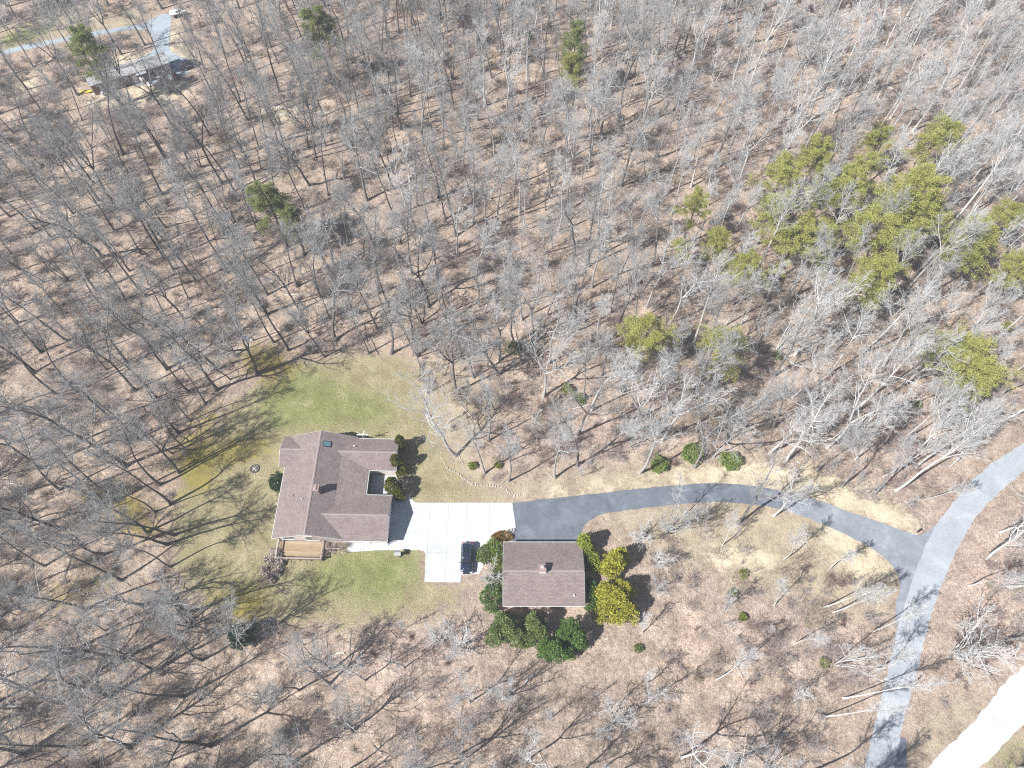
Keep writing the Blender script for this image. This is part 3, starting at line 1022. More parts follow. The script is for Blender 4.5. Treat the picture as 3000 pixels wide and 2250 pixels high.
NOTABLE = [  # photo pixel of the foot, style, height, bark tone with seen sun and shade painted in, 0 dark .. 1 pale
    (750.7, 1093.9, 'fork', 22, .2), (470, 1420, 'tall', 20, .25), (455, 1500, 'slim', 17, .3), (525, 1385, 'tall', 19, .2), (430, 1560, 'tall', 20, .3), (600, 1180, 'slim', 17, .3), (540, 1312, 'slim', 16, .25), (500, 1660, 'slim', 17, .3), (560, 1790, 'tall', 19, .4), (634.7, 1141.5, 'oak', 20, .25), (675.4, 1110.9, 'slim', 15, .3), (636.8, 1082.5, 'tall', 20, .4), (522.8, 1267.6, 'tall', 21, .2),
    (557.4, 1232.2, 'slim', 15, .3), (504.5, 1328.6, 'slim', 14, .2), (689.6, 1039.7, 'slim', 14, .3), (783, 919.7, 'tall', 22, .2), (740.5, 993, 'slim', 14, .4),
    (488, 1078, 'fork', 22, .1), (374, 1367, 'oak', 23, .15), (122, 1371, 'fork', 20, .15), (219.7, 1141.5, 'tall', 19, .2), (162.8, 1151.6, 'tall', 20, .25),
    (785.4, 921.7, 'tall', 20, .3), (984.8, 997, 'oak', 20, .3), (952.3, 1045.8, 'tall', 17, .4), (982.8, 1037.7, 'slim', 12, .4), (1147.6, 1035.7, 'fork', 21, .25),
    (1080.4, 1035.7, 'tall', 16, .5), (1104.8, 964.5, 'tall', 19, .4), (1206.6, 993, 'fork', 21, .5), (1387.6, 1102.8, 'tall', 20, .5), (1320.5, 1060, 'slim', 15, .4),
    (1460.9, 1094.7, 'oak', 20, .55), (1464.9, 1054, 'fork', 20, .6), (1507.7, 1003, 'tall', 19, .4), (1558.5, 1003, 'fork', 22, .6), (1338.8, 1334.7, 'oak', 20, .75),
    (1367, 1225, 'slim', 11, .4), (1448.6, 1200, 'small', 10, .2), (1574.8, 1267.6, 'small', 10, .8), (1428, 1072, 'slim', 13, .4), (1607.5, 1064, 'fork', 20, .75),
    (1627.8, 1082.5, 'tall', 19, .7), (1733.6, 1202.5, 'tall', 22, .85), (1711, 1168, 'tall', 18, .6), (1851.6, 1273.7, 'fork', 22, .85), (1937, 1294, 'fork', 20, .9),
    (1847.6, 1310, 'multi', 12, .7), (2091.7, 1139.4, 'tall', 19, .7), (1684.8, 927.8, 'tall', 20, .4), (1892.3, 903.4, 'fork', 20, .7), (2254.4, 1328.6, 'oak', 17, .9),
    (2299.5, 1353.9, 'oak', 19, .9), (2267.7, 1510.4, 'fork', 17, .95), (2277.8, 1024.8, 'multi', 19, .9), (2326.6, 1044.7, 'fork', 22, .9), (2424.2, 1308.7, 'fork', 22, .9),
    (2489, 1272.5, 'slim', 17, .8), (2612, 1390, 'tall', 21, .9), (2592, 1393.7, 'slim', 18, .8), (2686, 1366.5, 'tall', 22, .9), (2626.8, 1435.3, 'tall', 22, .95),
    (2644.8, 1305, 'tall', 19, .85), (2442, 1153, 'tall', 20, .85), (2521.9, 1037.4, 'fork', 22, .85), (2590.6, 1070, 'tall', 22, .9), (2735, 1095, 'tall', 20, .9),
    (2427.4, 1668.9, 'slim', 12, 1.0), (2300.8, 1635.7, 'slim', 14, .9), (2117, 1596.6, 'slim', 11, .95), (2047.7, 1533.3, 'multi', 9, .85), (2270.7, 1771.4, 'slim', 12, .95),
    (2406.3, 1779.2, 'slim', 14, .95), (2442.5, 1792.5, 'slim', 13, .9), (2328, 1885.9, 'slim', 12, .95), (2448.5, 1946.2, 'multi', 13, .95), (2315.9, 2057.7, 'small', 10, .95),
    (2469.6, 2045.6, 'slim', 14, 1.0), (2249.6, 2241.5, 'multi', 11, .95), (2406.3, 2099.9, 'slim', 13, .95), (2569, 1961, 'tall', 14, .95), (2798, 1913, 'bushy', 12, .95),
    (2954, 1720, 'oak', 17, .85), (2890, 1640, 'oak', 15, .9), (2930, 1560, 'oak', 15, .85), (2560, 1850, 'slim', 13, .95), (976.4, 1959.2, 'oak', 12, .5), (966.2, 2004, 'oak', 14, .55), (1185.9, 1957, 'small', 9, .5), (1069.9, 1993.8, 'fork', 11, .8),
    (876.7, 2022.3, 'tall', 14, .5), (1350.7, 1894, 'bushy', 7.5, 1.0), (1287.6, 1878, 'bushy', 5.5, .9), (1377, 2057, 'fork', 13, .8), (1356.8, 2207, 'fork', 14, .7),
    (758.7, 2056.9, 'bushy', 5, .1), (1031, 2142, 'oak', 13, .4), (1882.8, 1851.9, 'small', 8, 1.0), (1490, 2040, 'multi', 12, .9), (1797.8, 2116, 'bushy', 8, .75),
    (1996.7, 2220.8, 'fork', 17, .95), (1541, 2229.8, 'fork', 14, .9), (1895.5, 2000, 'small', 9, .95), (1881, 2061, 'small', 11, .9), (1872, 1580, 'bushy', 5.5, 1.0),
    (1925, 1648, 'bushy', 5, .95), (1925, 1725, 'bushy', 4, .8), (1439, 1697, 'bushy', 5.5, .85), (491.3, 1594.8, 'tall', 21, .25), (512.4, 1566.5, 'tall', 22, .3),
    (500, 1476, 'tall', 20, .2), (554.6, 1831.7, 'multi', 18, .5), (361.7, 1931.2, 'oak', 20, .3), (536.5, 2039.7, 'tall', 20, .35), (325.5, 2039.7, 'oak', 19, .3),
    (253.2, 1786.5, 'tall', 20, .4), (355.7, 1702, 'tall', 20, .25), (422, 1774, 'oak', 18, .6), (376.8, 2187.4, 'oak', 19, .25), (215, 2190, 'tall', 19, .3),
    (298, 752, 'oak', 22, .15), (294, 594, 'tall', 20, .25), (108, 675, 'tall', 20, .2), (80, 262, 'tall', 21, .15), (498, 268, 'tall', 21, .3), (380, 295, 'fork', 17, .4),
    (505, 365, 'fork', 19, .15), (330, 246, 'tall', 19, .15), (425, 133, 'tall', 20, .2), (1730, 460, 'fork', 20, .6), (1590, 455, 'tall', 20, .5), (1510, 540, 'fork', 21, .6),
    (1460, 655, 'tall', 22, .6), (1430, 720, 'tall', 22, .6), (1230, 690, 'fork', 21, .9), (1390, 655, 'tall', 20, .5), (1095, 720, 'tall', 20, .2), (1150, 630, 'tall', 19, .3),
    (2180, 425, 'tall', 21, .8), (2360, 430, 'fork', 22, .6), (2670, 390, 'tall', 22, .9), (2820, 570, 'tall', 21, 1.0), (2570, 260, 'tall', 21, .9), (2690, 235, 'tall', 21, .9), (1770, 740, 'fork', 20, .95)]

CLEAR = [LAWN, dp([(1090, 1060), (1480, 1030), (1700, 1040), (1960, 1160), (1960, 1230), (1900, 1240), (1640, 1110), (1400, 1110), (1290, 1160), (1300, 1330), (1090, 1330), (1060, 1180)]),
         dp([(180, 215), (420, 150), (420, 195), (330, 215), (200, 240)])] + paved_all
z_open = zone(CLEAR, .5)
near_pave = zone(paved_all + [[(-38.5, 27.5), (-17.5, 27.5), (-17.5, 49.5), (-38.5, 49.5)], [(-5.5, 12.5), (18.5, 12.5), (18.5, 32), (-5.5, 32)]], 1.2)


def gridv(a, x, y):
    i = np.clip(np.rint((np.asarray(x) - XI[0]) / .75).astype(int), 0, len(XI) - 1)
    j = np.clip(np.rint((np.asarray(y) - YI[0]) / .75).astype(int), 0, len(YI) - 1)
    return a[j, i]


spots = []                                      # x, y, style, height, bark, lean
for px, py, st, h, b in NOTABLE:
    x, y = G(px, py)
    spots.append([x, y, st, h, b, True])
THIN = dp([(1390, 1150), (1940, 1200), (1960, 1659), (1230, 1659), (1280, 1400), (1400, 1350)])
THIN2 = dp([(480, 1300), (1060, 1290), (1230, 1450), (1230, 1659), (560, 1659)])
FARYARD = dp([(-40, 40), (520, -10), (560, 120), (420, 290), (180, 310), (-40, 260)])
LEFTWD = dp([(-200, 700), (420, 860), (370, 1130), (480, 1330), (560, 1659), (-400, 1659)])
RIGHTB = dp([(1960, 1200), (2500, 900), (2600, 1659), (1960, 1659)])
pinepx = [(2414, 420, 16, 3.4, 0), (2746, 407, 17, 5.0, 1), (2604, 407, 15, 3.6, 1), (2292, 502, 16, 4.6, 0), (2660, 560, 19, 6.4, 2), (2563, 650, 17, 5.4, 0), (2238, 600, 15, 4.6, 0), (2345, 690, 15, 4.4, 0),
          (2848, 710, 18, 4.6, 2), (2556, 805, 17, 4.4, 2), (2102, 712, 13, 3.0, 2), (2197, 786, 13, 3.6, 2), (1899, 949, 14, 4.4, 1), (2129, 1030, 14, 4.4, 1), (2861, 1071, 15, 6.6, 2), (2034, 597, 14, 3.2, 0),
          (2712, 650, 16, 4.6, 1), (2402, 560, 16, 4.0, 0), (2490, 560, 16, 4.0, 0), (2940, 640, 15, 3.6, 1), (2390, 470, 15, 3.6, 0), (2640, 720, 15, 4.4, 1), (2960, 760, 14, 3.6, 1), (2520, 480, 15, 3.8, 0), (2440, 700, 14, 3.6, 1), (1990, 720, 9, 2.2, 1),
          (780, 580, 17, 3.8, 3), (850, 640, 13, 2.6, 3), (929, 70, 19, 4.0, 3), (1690, 110, 19, 3.4, 3), (1690, 190, 14, 2.6, 1), (251, 125, 19, 4.4, 3)]
pines = []
for px, py, h, rc, k in pinepx:
    x, y = G(px, py, h * .82)
    pines.append((x, y, h, rc, k))

cell = {}


def can(x, y, d):
    c = (int(x // 8), int(y // 8))
    for i in (-1, 0, 1):
        for j in (-1, 0, 1):
            for q in cell.get((c[0] + i, c[1] + j), ()):
                if (q[0] - x) ** 2 + (q[1] - y) ** 2 < d * d:
                    return False
    return True


def put(x, y):
    cell.setdefault((int(x // 8), int(y // 8)), []).append((x, y))


for s in spots:
    put(s[0], s[1])
for p in pines:
    put(p[0], p[1])
NC = 16000
cx = rng.uniform(-150, 150, NC)
cy = rng.uniform(-24, 200, NC)
c_open = gridv(z_open, cx, cy)
c_np = gridv(near_pave, cx, cy)
c_thin = in_poly(cx, cy, THIN)
c_thin2 = in_poly(cx, cy, THIN2)
c_far = in_poly(cx, cy, FARYARD)
c_left = in_poly(cx, cy, LEFTWD)
c_rb = in_poly(cx, cy, RIGHTB)
tone = vnoise(cx, cy, 18, 9)
for i in range(NC):
    x, y = cx[i], cy[i]
    px, py, _ = PX(x, y)
    if abs(x) > 84 + y * .42 or c_open[i] > .25 or c_np[i] > .05:
        continue
    if c_thin[i]:
        d = 8.5
    elif c_thin2[i]:
        d = 5.6
    elif c_far[i]:
        d = 6.5
    elif c_left[i]:
        d = 5.1
    elif c_rb[i]:
        d = 6.0
    else:
        d = 4.2
    if not can(x, y, d * rng.uniform(.8, 1.25)):
        continue
    put(x, y)
    u = rng.random()
    if c_thin[i]:
        st = 'small' if u < .6 else ('bushy' if u < .75 else 'slim')
    elif c_thin2[i]:
        st = 'small' if u < .35 else ('oak' if u < .6 else ('bushy' if u < .75 else 'fork'))
    elif c_left[i]:
        st = ('tall' if u < .36 else 'oak' if u < .56 else 'fork' if u < .72 else 'slim' if u < .9 else 'small')
    elif c_rb[i]:
        st = 'slim' if u < .4 else 'tall' if u < .6 else 'small' if u < .8 else 'multi'
    else:
        st = ('tall' if u < .33 else 'slim' if u < .60 else 'fork' if u < .72 else 'oak' if u < .77 else 'multi' if u < .84 else 'small')
    base = {'tall': 21, 'oak': 18, 'fork': 20, 'slim': 16.5, 'multi': 14, 'small': 9, 'bushy': 5}[st]
    h = base * rng.uniform(.8, 1.15)
    if c_thin2[i]:
        h *= .75
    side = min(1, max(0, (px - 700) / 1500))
    b = np.clip(.24 + .6 * side + .35 * (tone[i] - .5) + rng.normal(0, .17), 0, 1)  # bark painted paler rightwards, where the seen sides are sunlit
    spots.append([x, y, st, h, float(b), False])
print('bare trees', len(spots))

# ------------------------------------------------------------------ main house
HO = (-27.8, 39.8, 0.0)
HROT = R(-1.1)
house = empty('brick_house', HO, HROT, 'large pale brick house with brown shingle roof, two wings and a courtyard', 'house')
hb = lambda mb, name, m, par=house: mb.build(name, m, par, org=HO)


def gable_body(axis, h0, h1, a0, a1, eave, ridge, zb=-.3):
    mid = (h0 + h1) / 2
    return MB().extrude([(h0, zb), (h1, zb), (h1, eave), (mid, ridge), (h0, eave)], axis, a0, a1)


EV, PIT = 2.72, .42
RX = -31.15
zr = lambda x: 5.08 - PIT * abs(x - RX)          # main roof surface height
w = gable_body('y', -36.3, -26.0, 31.75, 48.05, zr(-36.3) - .2, 5.08 - .2)
hb(w, 'wall', M['brick'])
w = gable_body('x', 31.55, 38.2, -29.5, -19.35, EV + .02, EV + 3.3 * PIT)
hb(w, 'wall', M['brick'])
w = gable_body('x', 43.15, 47.85, -29.5, -19.15, EV + .02, EV + 2.3 * PIT)
hb(w, 'wall', M['brick'])
hb(MB().box(-27, -23.45, 36.5, 45, -.3, EV - .05), 'wall', M['brick'])
w = gable_body('x', 43.4, 48.0, -37.45, -33.5, EV - .05, EV + 2.2 * PIT)
hb(w, 'wall', M['brick'])
roof = hb(MB().slab([(-36.75, 31.3, zr(-36.75)), (RX, 31.3, 5.08), (RX, 48.5, 5.08), (-36.75, 48.5, zr(-36.75))]), 'roof', M['shingle'])


def roofpart(q, name='roof_slope', m='shingle', th=.14):
    return MB().slab(q, th).build(name, M[m], roof, org=HO)


roofpart([(RX, 31.3, 5.08), (-25.55, 31.3, zr(-25.55)), (-25.55, 48.5, zr(-25.55)), (RX, 48.5, 5.08)])
roofpart([(-27.6, 36.2, zr(-27.6) + .03), (-23.1, 36.2, 2.76), (-23.1, 45.2, 2.76), (-27.6, 45.2, zr(-27.6) + .03)])


def wing(y0, y1, x0, x1, e=EV):
    yr = (y0 + y1) / 2
    zt = e + (y1 - y0) / 2 * PIT
    roofpart([(x0, y0, e), (x1, y0, e), (x1, yr, zt), (x0, yr, zt)])
    roofpart([(x0, yr, zt), (x1, yr, zt), (x1, y1, e), (x0, y1, e)])
    MB().extrude([(yr - .16, zt - .03), (yr, zt + .045), (yr + .16, zt - .03)], 'x', x0 + (.6 if x0 < x1 else -.6), x1).build('ridge_cap', M['shingle_cap'], roof, org=HO)
    return yr, zt


wing(31.15, 38.55, -30.6, -18.95)
wing(42.75, 48.25, -29.6, -18.72)
wing(43.05, 48.45, -33.2, -37.75)
MB().extrude([(RX - .17, 5.05), (RX, 5.125), (RX + .17, 5.05)], 'y', 31.3, 48.5).build('ridge_cap', M['shingle_cap'], roof, org=HO)
# white eaves boards and gutters
for x0, x1, y, z in ((-25.5, -18.9, 31.09, EV - .02), (-23.1, -18.9, 38.61, EV - .02), (-23.1, -18.68, 42.69, EV - .02), (-25.4, -18.68, 48.31, EV - .02)):
    hb(MB().box(x0, x1, y - .035, y + .035, z - .11, z + .006), 'gutter', M['trim'])
for y0, y1, x, z in ((38.67, 42.63, -23.04, 2.74), (31.3, 43.0, -36.81, zr(-36.75))):
    hb(MB().box(x - .035, x + .035, y0, y1, z - .11, z + .006), 'gutter', M['trim'])
for ysgn, y in ((-1, 31.27), (1, 48.53)):
    for xa, xb in ((-36.75, RX), (RX, -25.55)):
        if ysgn > 0 and xa < -36:
            xa = -35.9
        hb(MB().slab([(xa, y - .02, zr(xa) - .04), (xb, y - .02, zr(xb) - .04), (xb, y + .02, zr(xb) - .04), (xa, y + .02, zr(xa) - .04)], .17), 'bargeboard', M['trim'])
for xx, y0, yr_, y1, dz in ((-18.92, 31.15, 34.85, 38.55, .02), (-18.69, 42.75, 45.5, 48.25, .02), (-37.78, 43.05, 45.75, 48.45, .02)):
    zt = EV + (y1 - y0) / 2 * PIT
    for q in ((y0, EV, yr_, zt), (yr_, zt, y1, EV)):
        hb(MB().slab([(xx - .02, q[0], q[1] - .04), (xx + .02, q[0], q[1] - .04), (xx + .02, q[2], q[3] - .04), (xx - .02, q[2], q[3] - .04)], .17), 'bargeboard', M['trim'])


def window(par, org, axis, c, fixed, z0, z1, wdt, panes=2, sgn=-1, m='trim'):
    """framed window lying on a wall; axis is the horizontal run"""
    def bx(a0, a1, z0, z1, d0, d1):
        mb = MB()
        lo, hi = sorted((fixed + sgn * d0, fixed + sgn * d1))
        return mb.box(a0, a1, lo, hi, z0, z1) if axis == 'x' else mb.box(lo, hi, a0, a1, z0, z1)
    fr = bx(c - wdt / 2 - .07, c + wdt / 2 + .07, z0 - .09, z1 + .07, .0, .05).build('window', M[m], par, org=org)
    pw = wdt / panes
    for k in range(panes):
        a = c - wdt / 2 + pw * k
        bx(a + .035, a + pw - .035, z0 + .03, z1 - .03, .03, .062).build('pane', M['glass'], fr, org=org)
    bx(c - wdt / 2 - .13, c + wdt / 2 + .13, z0 - .15, z0 - .085, .0, .12).build('sill', M[m], fr, org=org)
    return fr


SW_ = 31.748
window(house, HO, 'x', -34.7, SW_, 1.15, 2.45, 1.7)
window(house, HO, 'x', -30.95, SW_, .62, 2.55, 1.85)
window(house, HO, 'x', -28.3, SW_, 1.25, 2.35, .95, 1)
window(house, HO, 'x', -26.6, SW_, 1.25, 2.3, .75, 1)
window(house, HO, 'x', -24.0, 31.548, 1.2, 2.2, 1.2)
window(house, HO, 'x', -20.6, 31.548, 1.3, 2.2, .8, 1)
window(house, HO, 'y', 40.6, -23.448, .9, 2.2, 1.5, 2, 1)
d_ = hb(MB().box(-22.95, -22.05, 31.49, 31.546, .1, 2.15), 'door', M['white'])
MB().tube((-22.16, 31.48, 1.05), (-22.16, 31.44, 1.05), .03).build('handle', M['metal'], d_, org=HO)
d_ = hb(MB().box(-19.347, -19.30, 32.4, 37.4, .07, 2.25), 'garage_door', M['trim'])
for k in range(4):
    MB().box(-19.298, -19.275, 32.5, 37.3, .12 + k * .53, .58 + k * .53).build('panel', M['white'], d_, org=HO)
# chimney on the main ridge
ch = hb(MB().box(-30.6, -29.8, 37.85, 38.75, 4.0, 6.25), 'chimney', M['brick_chim'])
MB().box(-30.67, -29.73, 37.78, 38.82, 6.25, 6.35).build('cap', M['brick_chim'], ch, org=HO)
for yy in (38.1, 38.5):
    MB().tube((-30.2, yy, 6.35), (-30.2, yy, 6.6), .14, .12, 10).build('flue', M['brick_chim'], ch, org=HO)
# skylight lying on the east slope
sk = [(-30.55, 45.9), (-29.35, 45.9), (-29.35, 46.85), (-30.55, 46.85)]
so = hb(MB().slab([(x, y, zr(x) + .13) for x, y in sk], .2), 'skylight', M['dark_gap'])
MB().slab([(x + (.08 if x < -30 else -.08), y + (.08 if y < 46.3 else -.08), zr(x + (.08 if x < -30 else -.08)) + .155) for x, y in sk], .05).build('pane', M['skyglass'], so, org=HO)
MB().box(-23.42, -23.39, 39.2, 39.9, .06, 2.1).build('door', M['white'], house, org=HO)


def vent(par, org, x, y, z, h=.38, r=.09, m='white', cap=False):
    v = MB().tube((x, y, z - .25), (x, y, z + h), r, r, 10).build('vent_pipe', M[m], par, org=org)
    if cap:
        MB().tube((x, y, z + h), (x, y, z + h + .06), r * 1.7, r * 1.2, 10).build('cap', M[m], v, org=org)


vent(house, HO, -32.6, 37.0, zr(-32.6))
vent(house, HO, -25.8, 46.5, EV + 1.75 * PIT)
vb = hb(MB().box(-34.62, -34.28, 37.7, 38.05, zr(-34.4) - .15, zr(-34.4) + .2), 'roof_vent', M['brick_chim'])
# downpipes at the south east and south west corners
for x, y in ((-19.3, 31.42), (-36.4, 31.6)):
    hb(MB().box(x - .05, x + .05, y - .05, y + .05, 0, 2.62), 'downpipe', M['trim'])

# television aerial by the north eave
an = empty('roof_aerial', (-24.7, 48.75, 0), 0, 'white Y shaped aerial mast standing at the north eave of the large house', 'aerial')
MB().tube((0, 0, 0), (0, 0, 3.2), .05).build('mast', M['white'], an)
MB().tube((0, 0, 2.9), (.55, .25, 4.1), .075).build('arm', M['white'], an)
MB().tube((0, 0, 2.9), (-.75, .2, 3.7), .06).build('arm', M['white'], an)
MB().box(-.9, .9, -.05, .05, 3.02, 3.12).build('crossbar', M['white'], an)

# ------------------------------------------------------------------ deck
DKO = (-32.9, 30.2, 0)
deck = empty('wooden_deck', DKO, HROT, 'raised wooden deck with railings against the large house', 'deck')



def mat_wood(name, a, b, c):
    m = mat(name, a, .8, .25)
    t = NT(m)
    oi = t.new('ShaderNodeObjectInfo')
    sx = t.new('ShaderNodeMapping')
    t.link(t.wpos(), sx.inputs[0])
    sx.inputs['Scale'].default_value = (.6, 6, 6)
    n = t.noise(sx.outputs[0], 1.6, 4)
    f = t.math('ADD', t.math('MULTIPLY', n, .7), t.math('MULTIPLY', oi.outputs['Random'], .35))
    t.color(t.ramp(f, [(.25, a), (.5, b), (.8, c)]))
    return m


M['plank'] = mat_wood('deck_planks', (.22, .155, .09), (.31, .23, .145), (.37, .315, .265))
M['rail'] = mat_wood('deck_rail', (.15, .10, .075), (.21, .15, .12), (.27, .21, .18))
M['railtop'] = mat_wood('deck_rail_top', (.25, .195, .165), (.32, .26, .23), (.40, .34, .31))
X0, X1, Y0, Y1, DZ = -36.35, -29.35, 28.75, 31.68, .48
npl = 20
for k in range(npl):
    ya = Y0 + (Y1 - Y0) * k / npl
    MB().box(X0 + random.uniform(0, .03), X1 - random.uniform(0, .03), ya + .006, ya + (Y1 - Y0) / npl - .006, DZ - .035, DZ + random.uniform(-.004, .004)).build('plank', M['plank'], deck, org=DKO)
for a in (Y0 + .05, Y1 - .1):
    MB().box(X0, X1, a, a + .05, DZ - .24, DZ - .042).build('joist', M['rail'], deck, org=DKO)
px_ = [X0 + .05, X0 + 1.75, X0 + 3.5, X0 + 5.25, X1 - .05]
for x in px_:
    MB().box(x - .05, x + .05, Y0 - .055, Y0 - .005 + .05, -.2, DZ + .93).build('post', M['rail'], deck, org=DKO)
for x in (X0 + .0, X1 - .0):
    for y in (Y0 + 1.4, Y1 - .12):
        MB().box(x - .05, x + .05, y - .05, y + .05, -.2, DZ + .93).build('post', M['rail'], deck, org=DKO)
MB().box(X0 - .12, X1 + .12, Y0 - .12, Y0 + .10, DZ + .93, DZ + .975).build('top_rail', M['railtop'], deck, org=DKO)
for x in (X0, X1):
    MB().box(x - .12, x + .10, Y0 + .103, Y1 - .02, DZ + .93, DZ + .975).build('top_rail', M['railtop'], deck, org=DKO)
bal = MB()
n_ = 44
for k in range(n_):
    x = X0 + .12 + (X1 - X0 - .24) * k / (n_ - 1)
    bal.box(x - .018, x + .018, Y0 - .02, Y0 + .016, DZ + .08, DZ + .929)
for k in range(18):
    y = Y0 + .16 + (Y1 - Y0 - .3) * k / 17
    for x in (X0, X1):
        bal.box(x - .018, x + .018, y - .018, y + .018, DZ + .08, DZ + .929)
tag(bal.build('balusters', M['rail'], deck, org=DKO), kind='stuff')
MB().box(X0 + .1, X1 - .1, Y0 - .035, Y0 + .03, DZ + .03, DZ + .079).build('bottom_rail', M['rail'], deck, org=DKO)
for x in (X0 + 1.9, X0 + 4.3):
    MB().tube((x, Y0, DZ - .2), (x + .35, Y0 - .62, 0), .045, .045, 4).build('brace', M['railtop'], deck, org=DKO)
for k in range(3):                               # landing and steps to the walk
    MB().box(X1 + .12 + k * .82, X1 + .92 + k * .82, 30.55, 31.6, -.02, DZ - .13 - k * .14).build('step', M['plank'], deck, org=DKO)
MB().box(X1 + .12, X1 + 2.6, 30.40, 30.50, DZ + .55, DZ + .60).build('top_rail', M['railtop'], deck, org=DKO)
for x in (X1 + .9, X1 + 2.5):
    MB().box(x - .045, x + .045, 30.405, 30.495, 0, DZ + .549).build('post', M['rail'], deck, org=DKO)

# ------------------------------------------------------------------ garage
GO = (4.7, 26.1, 0)
gar = empty('detached_garage', GO, 0, 'detached brown-roofed garage beside the asphalt drive', 'garage')
gb = lambda mb, name, m, par=gar: mb.build(name, m, par, org=GO)
gb(gable_body('x', 21.75, 30.45, -.95, 10.35, EV, EV + 4.35 * .36), 'wall', M['brick'])
GR = 26.1
zg = EV + 4.75 * .36
groof = gb(MB().slab([(-1.32, 21.35, EV), (10.7, 21.35, EV), (10.7, GR, zg), (-1.32, GR, zg)]), 'roof', M['shingle'])
MB().slab([(-1.32, GR, zg), (10.7, GR, zg), (10.7, 30.85, EV), (-1.32, 30.85, EV)]).build('roof_slope', M['shingle'], groof, org=GO)
MB().extrude([(GR - .16, zg - .03), (GR, zg + .045), (GR + .16, zg - .03)], 'x', -1.32, 10.7).build('ridge_cap', M['shingle_cap'], groof, org=GO)
for y in (21.29, 30.91):
    gb(MB().box(-1.34, 10.72, y - .035, y + .035, EV - .13, EV + .0), 'gutter', M['trim'])
for x in (-1.35, 10.73):
    for q in ((21.35, EV, GR, zg), (GR, zg, 30.85, EV)):
        gb(MB().slab([(x - .02, q[0], q[1] - .04), (x + .02, q[0], q[1] - .04), (x + .02, q[2], q[3] - .04), (x - .02, q[2], q[3] - .04)], .17), 'bargeboard', M['trim'])
for c in (2.4, 7.2):
    d_ = gb(MB().box(c - 1.9, c + 1.9, 30.452, 30.49, .04, 2.25), 'garage_door', M['trim'])
    for k in range(4):
        MB().box(c - 1.85, c + 1.85, 30.492, 30.515, .08 + k * .54, .56 + k * .54).build('panel', M['white'], d_, org=GO)
for c in (2.2, 7.4):
    window(gar, GO, 'x', c, 21.748, 1.1, 2.2, 1.2)
window(gar, GO, 'y', 25.6, -.952, 1.1, 2.2, 1.2, 2, -1)
gc = gb(MB().box(4.02, 4.98, 25.75, 26.75, 3.6, 5.35), 'chimney', M['stone'])
MB().box(3.96, 5.04, 25.69, 26.81, 5.35, 5.44).build('cap', M['brick_chim'], gc, org=GO)
MB().box(4.01, 4.99, 25.735, 25.748, 4.2, 5.35).build('flashing', M['white'], gc, org=GO)
MB().tube((4.55, 26.3, 5.44), (4.55, 26.3, 5.85), .13, .13, 10).build('flue', M['metal'], gc, org=GO)
MB().tube((4.55, 26.3, 5.87), (4.55, 26.3, 5.99), .24, .05, 10).build('cowl', M['metal'], gc, org=GO)
vent(gar, GO, 9.1, 22.7, EV + 1.35 * .36, .34, .08, 'white', True)

# ------------------------------------------------------------------ parked car
M['paint'] = mat('dark_blue_paint', (.012, .018, .04), .12, .6)
M['paint'].node_tree.nodes['Principled BSDF'].inputs['Coat Weight'].default_value = 1
M['tyre'] = noisy('tyre_rubber', (.015, .015, .015), (.03, .03, .03), 8)
M['rim'] = mat('alloy_rim', (.5, .5, .52), .3, .5, .8)
M['carglass'] = mat('car_glass', (.012, .016, .022), .03, .9)
M['chrome'] = mat('chrome', (.75, .76, .78), .15, .5, 1)
M['headlamp'] = mat('headlamp_lens', (.7, .72, .75), .1, .8)
M['taillamp'] = mat('tail_lamp_red', (.35, .01, .01), .2, .6)


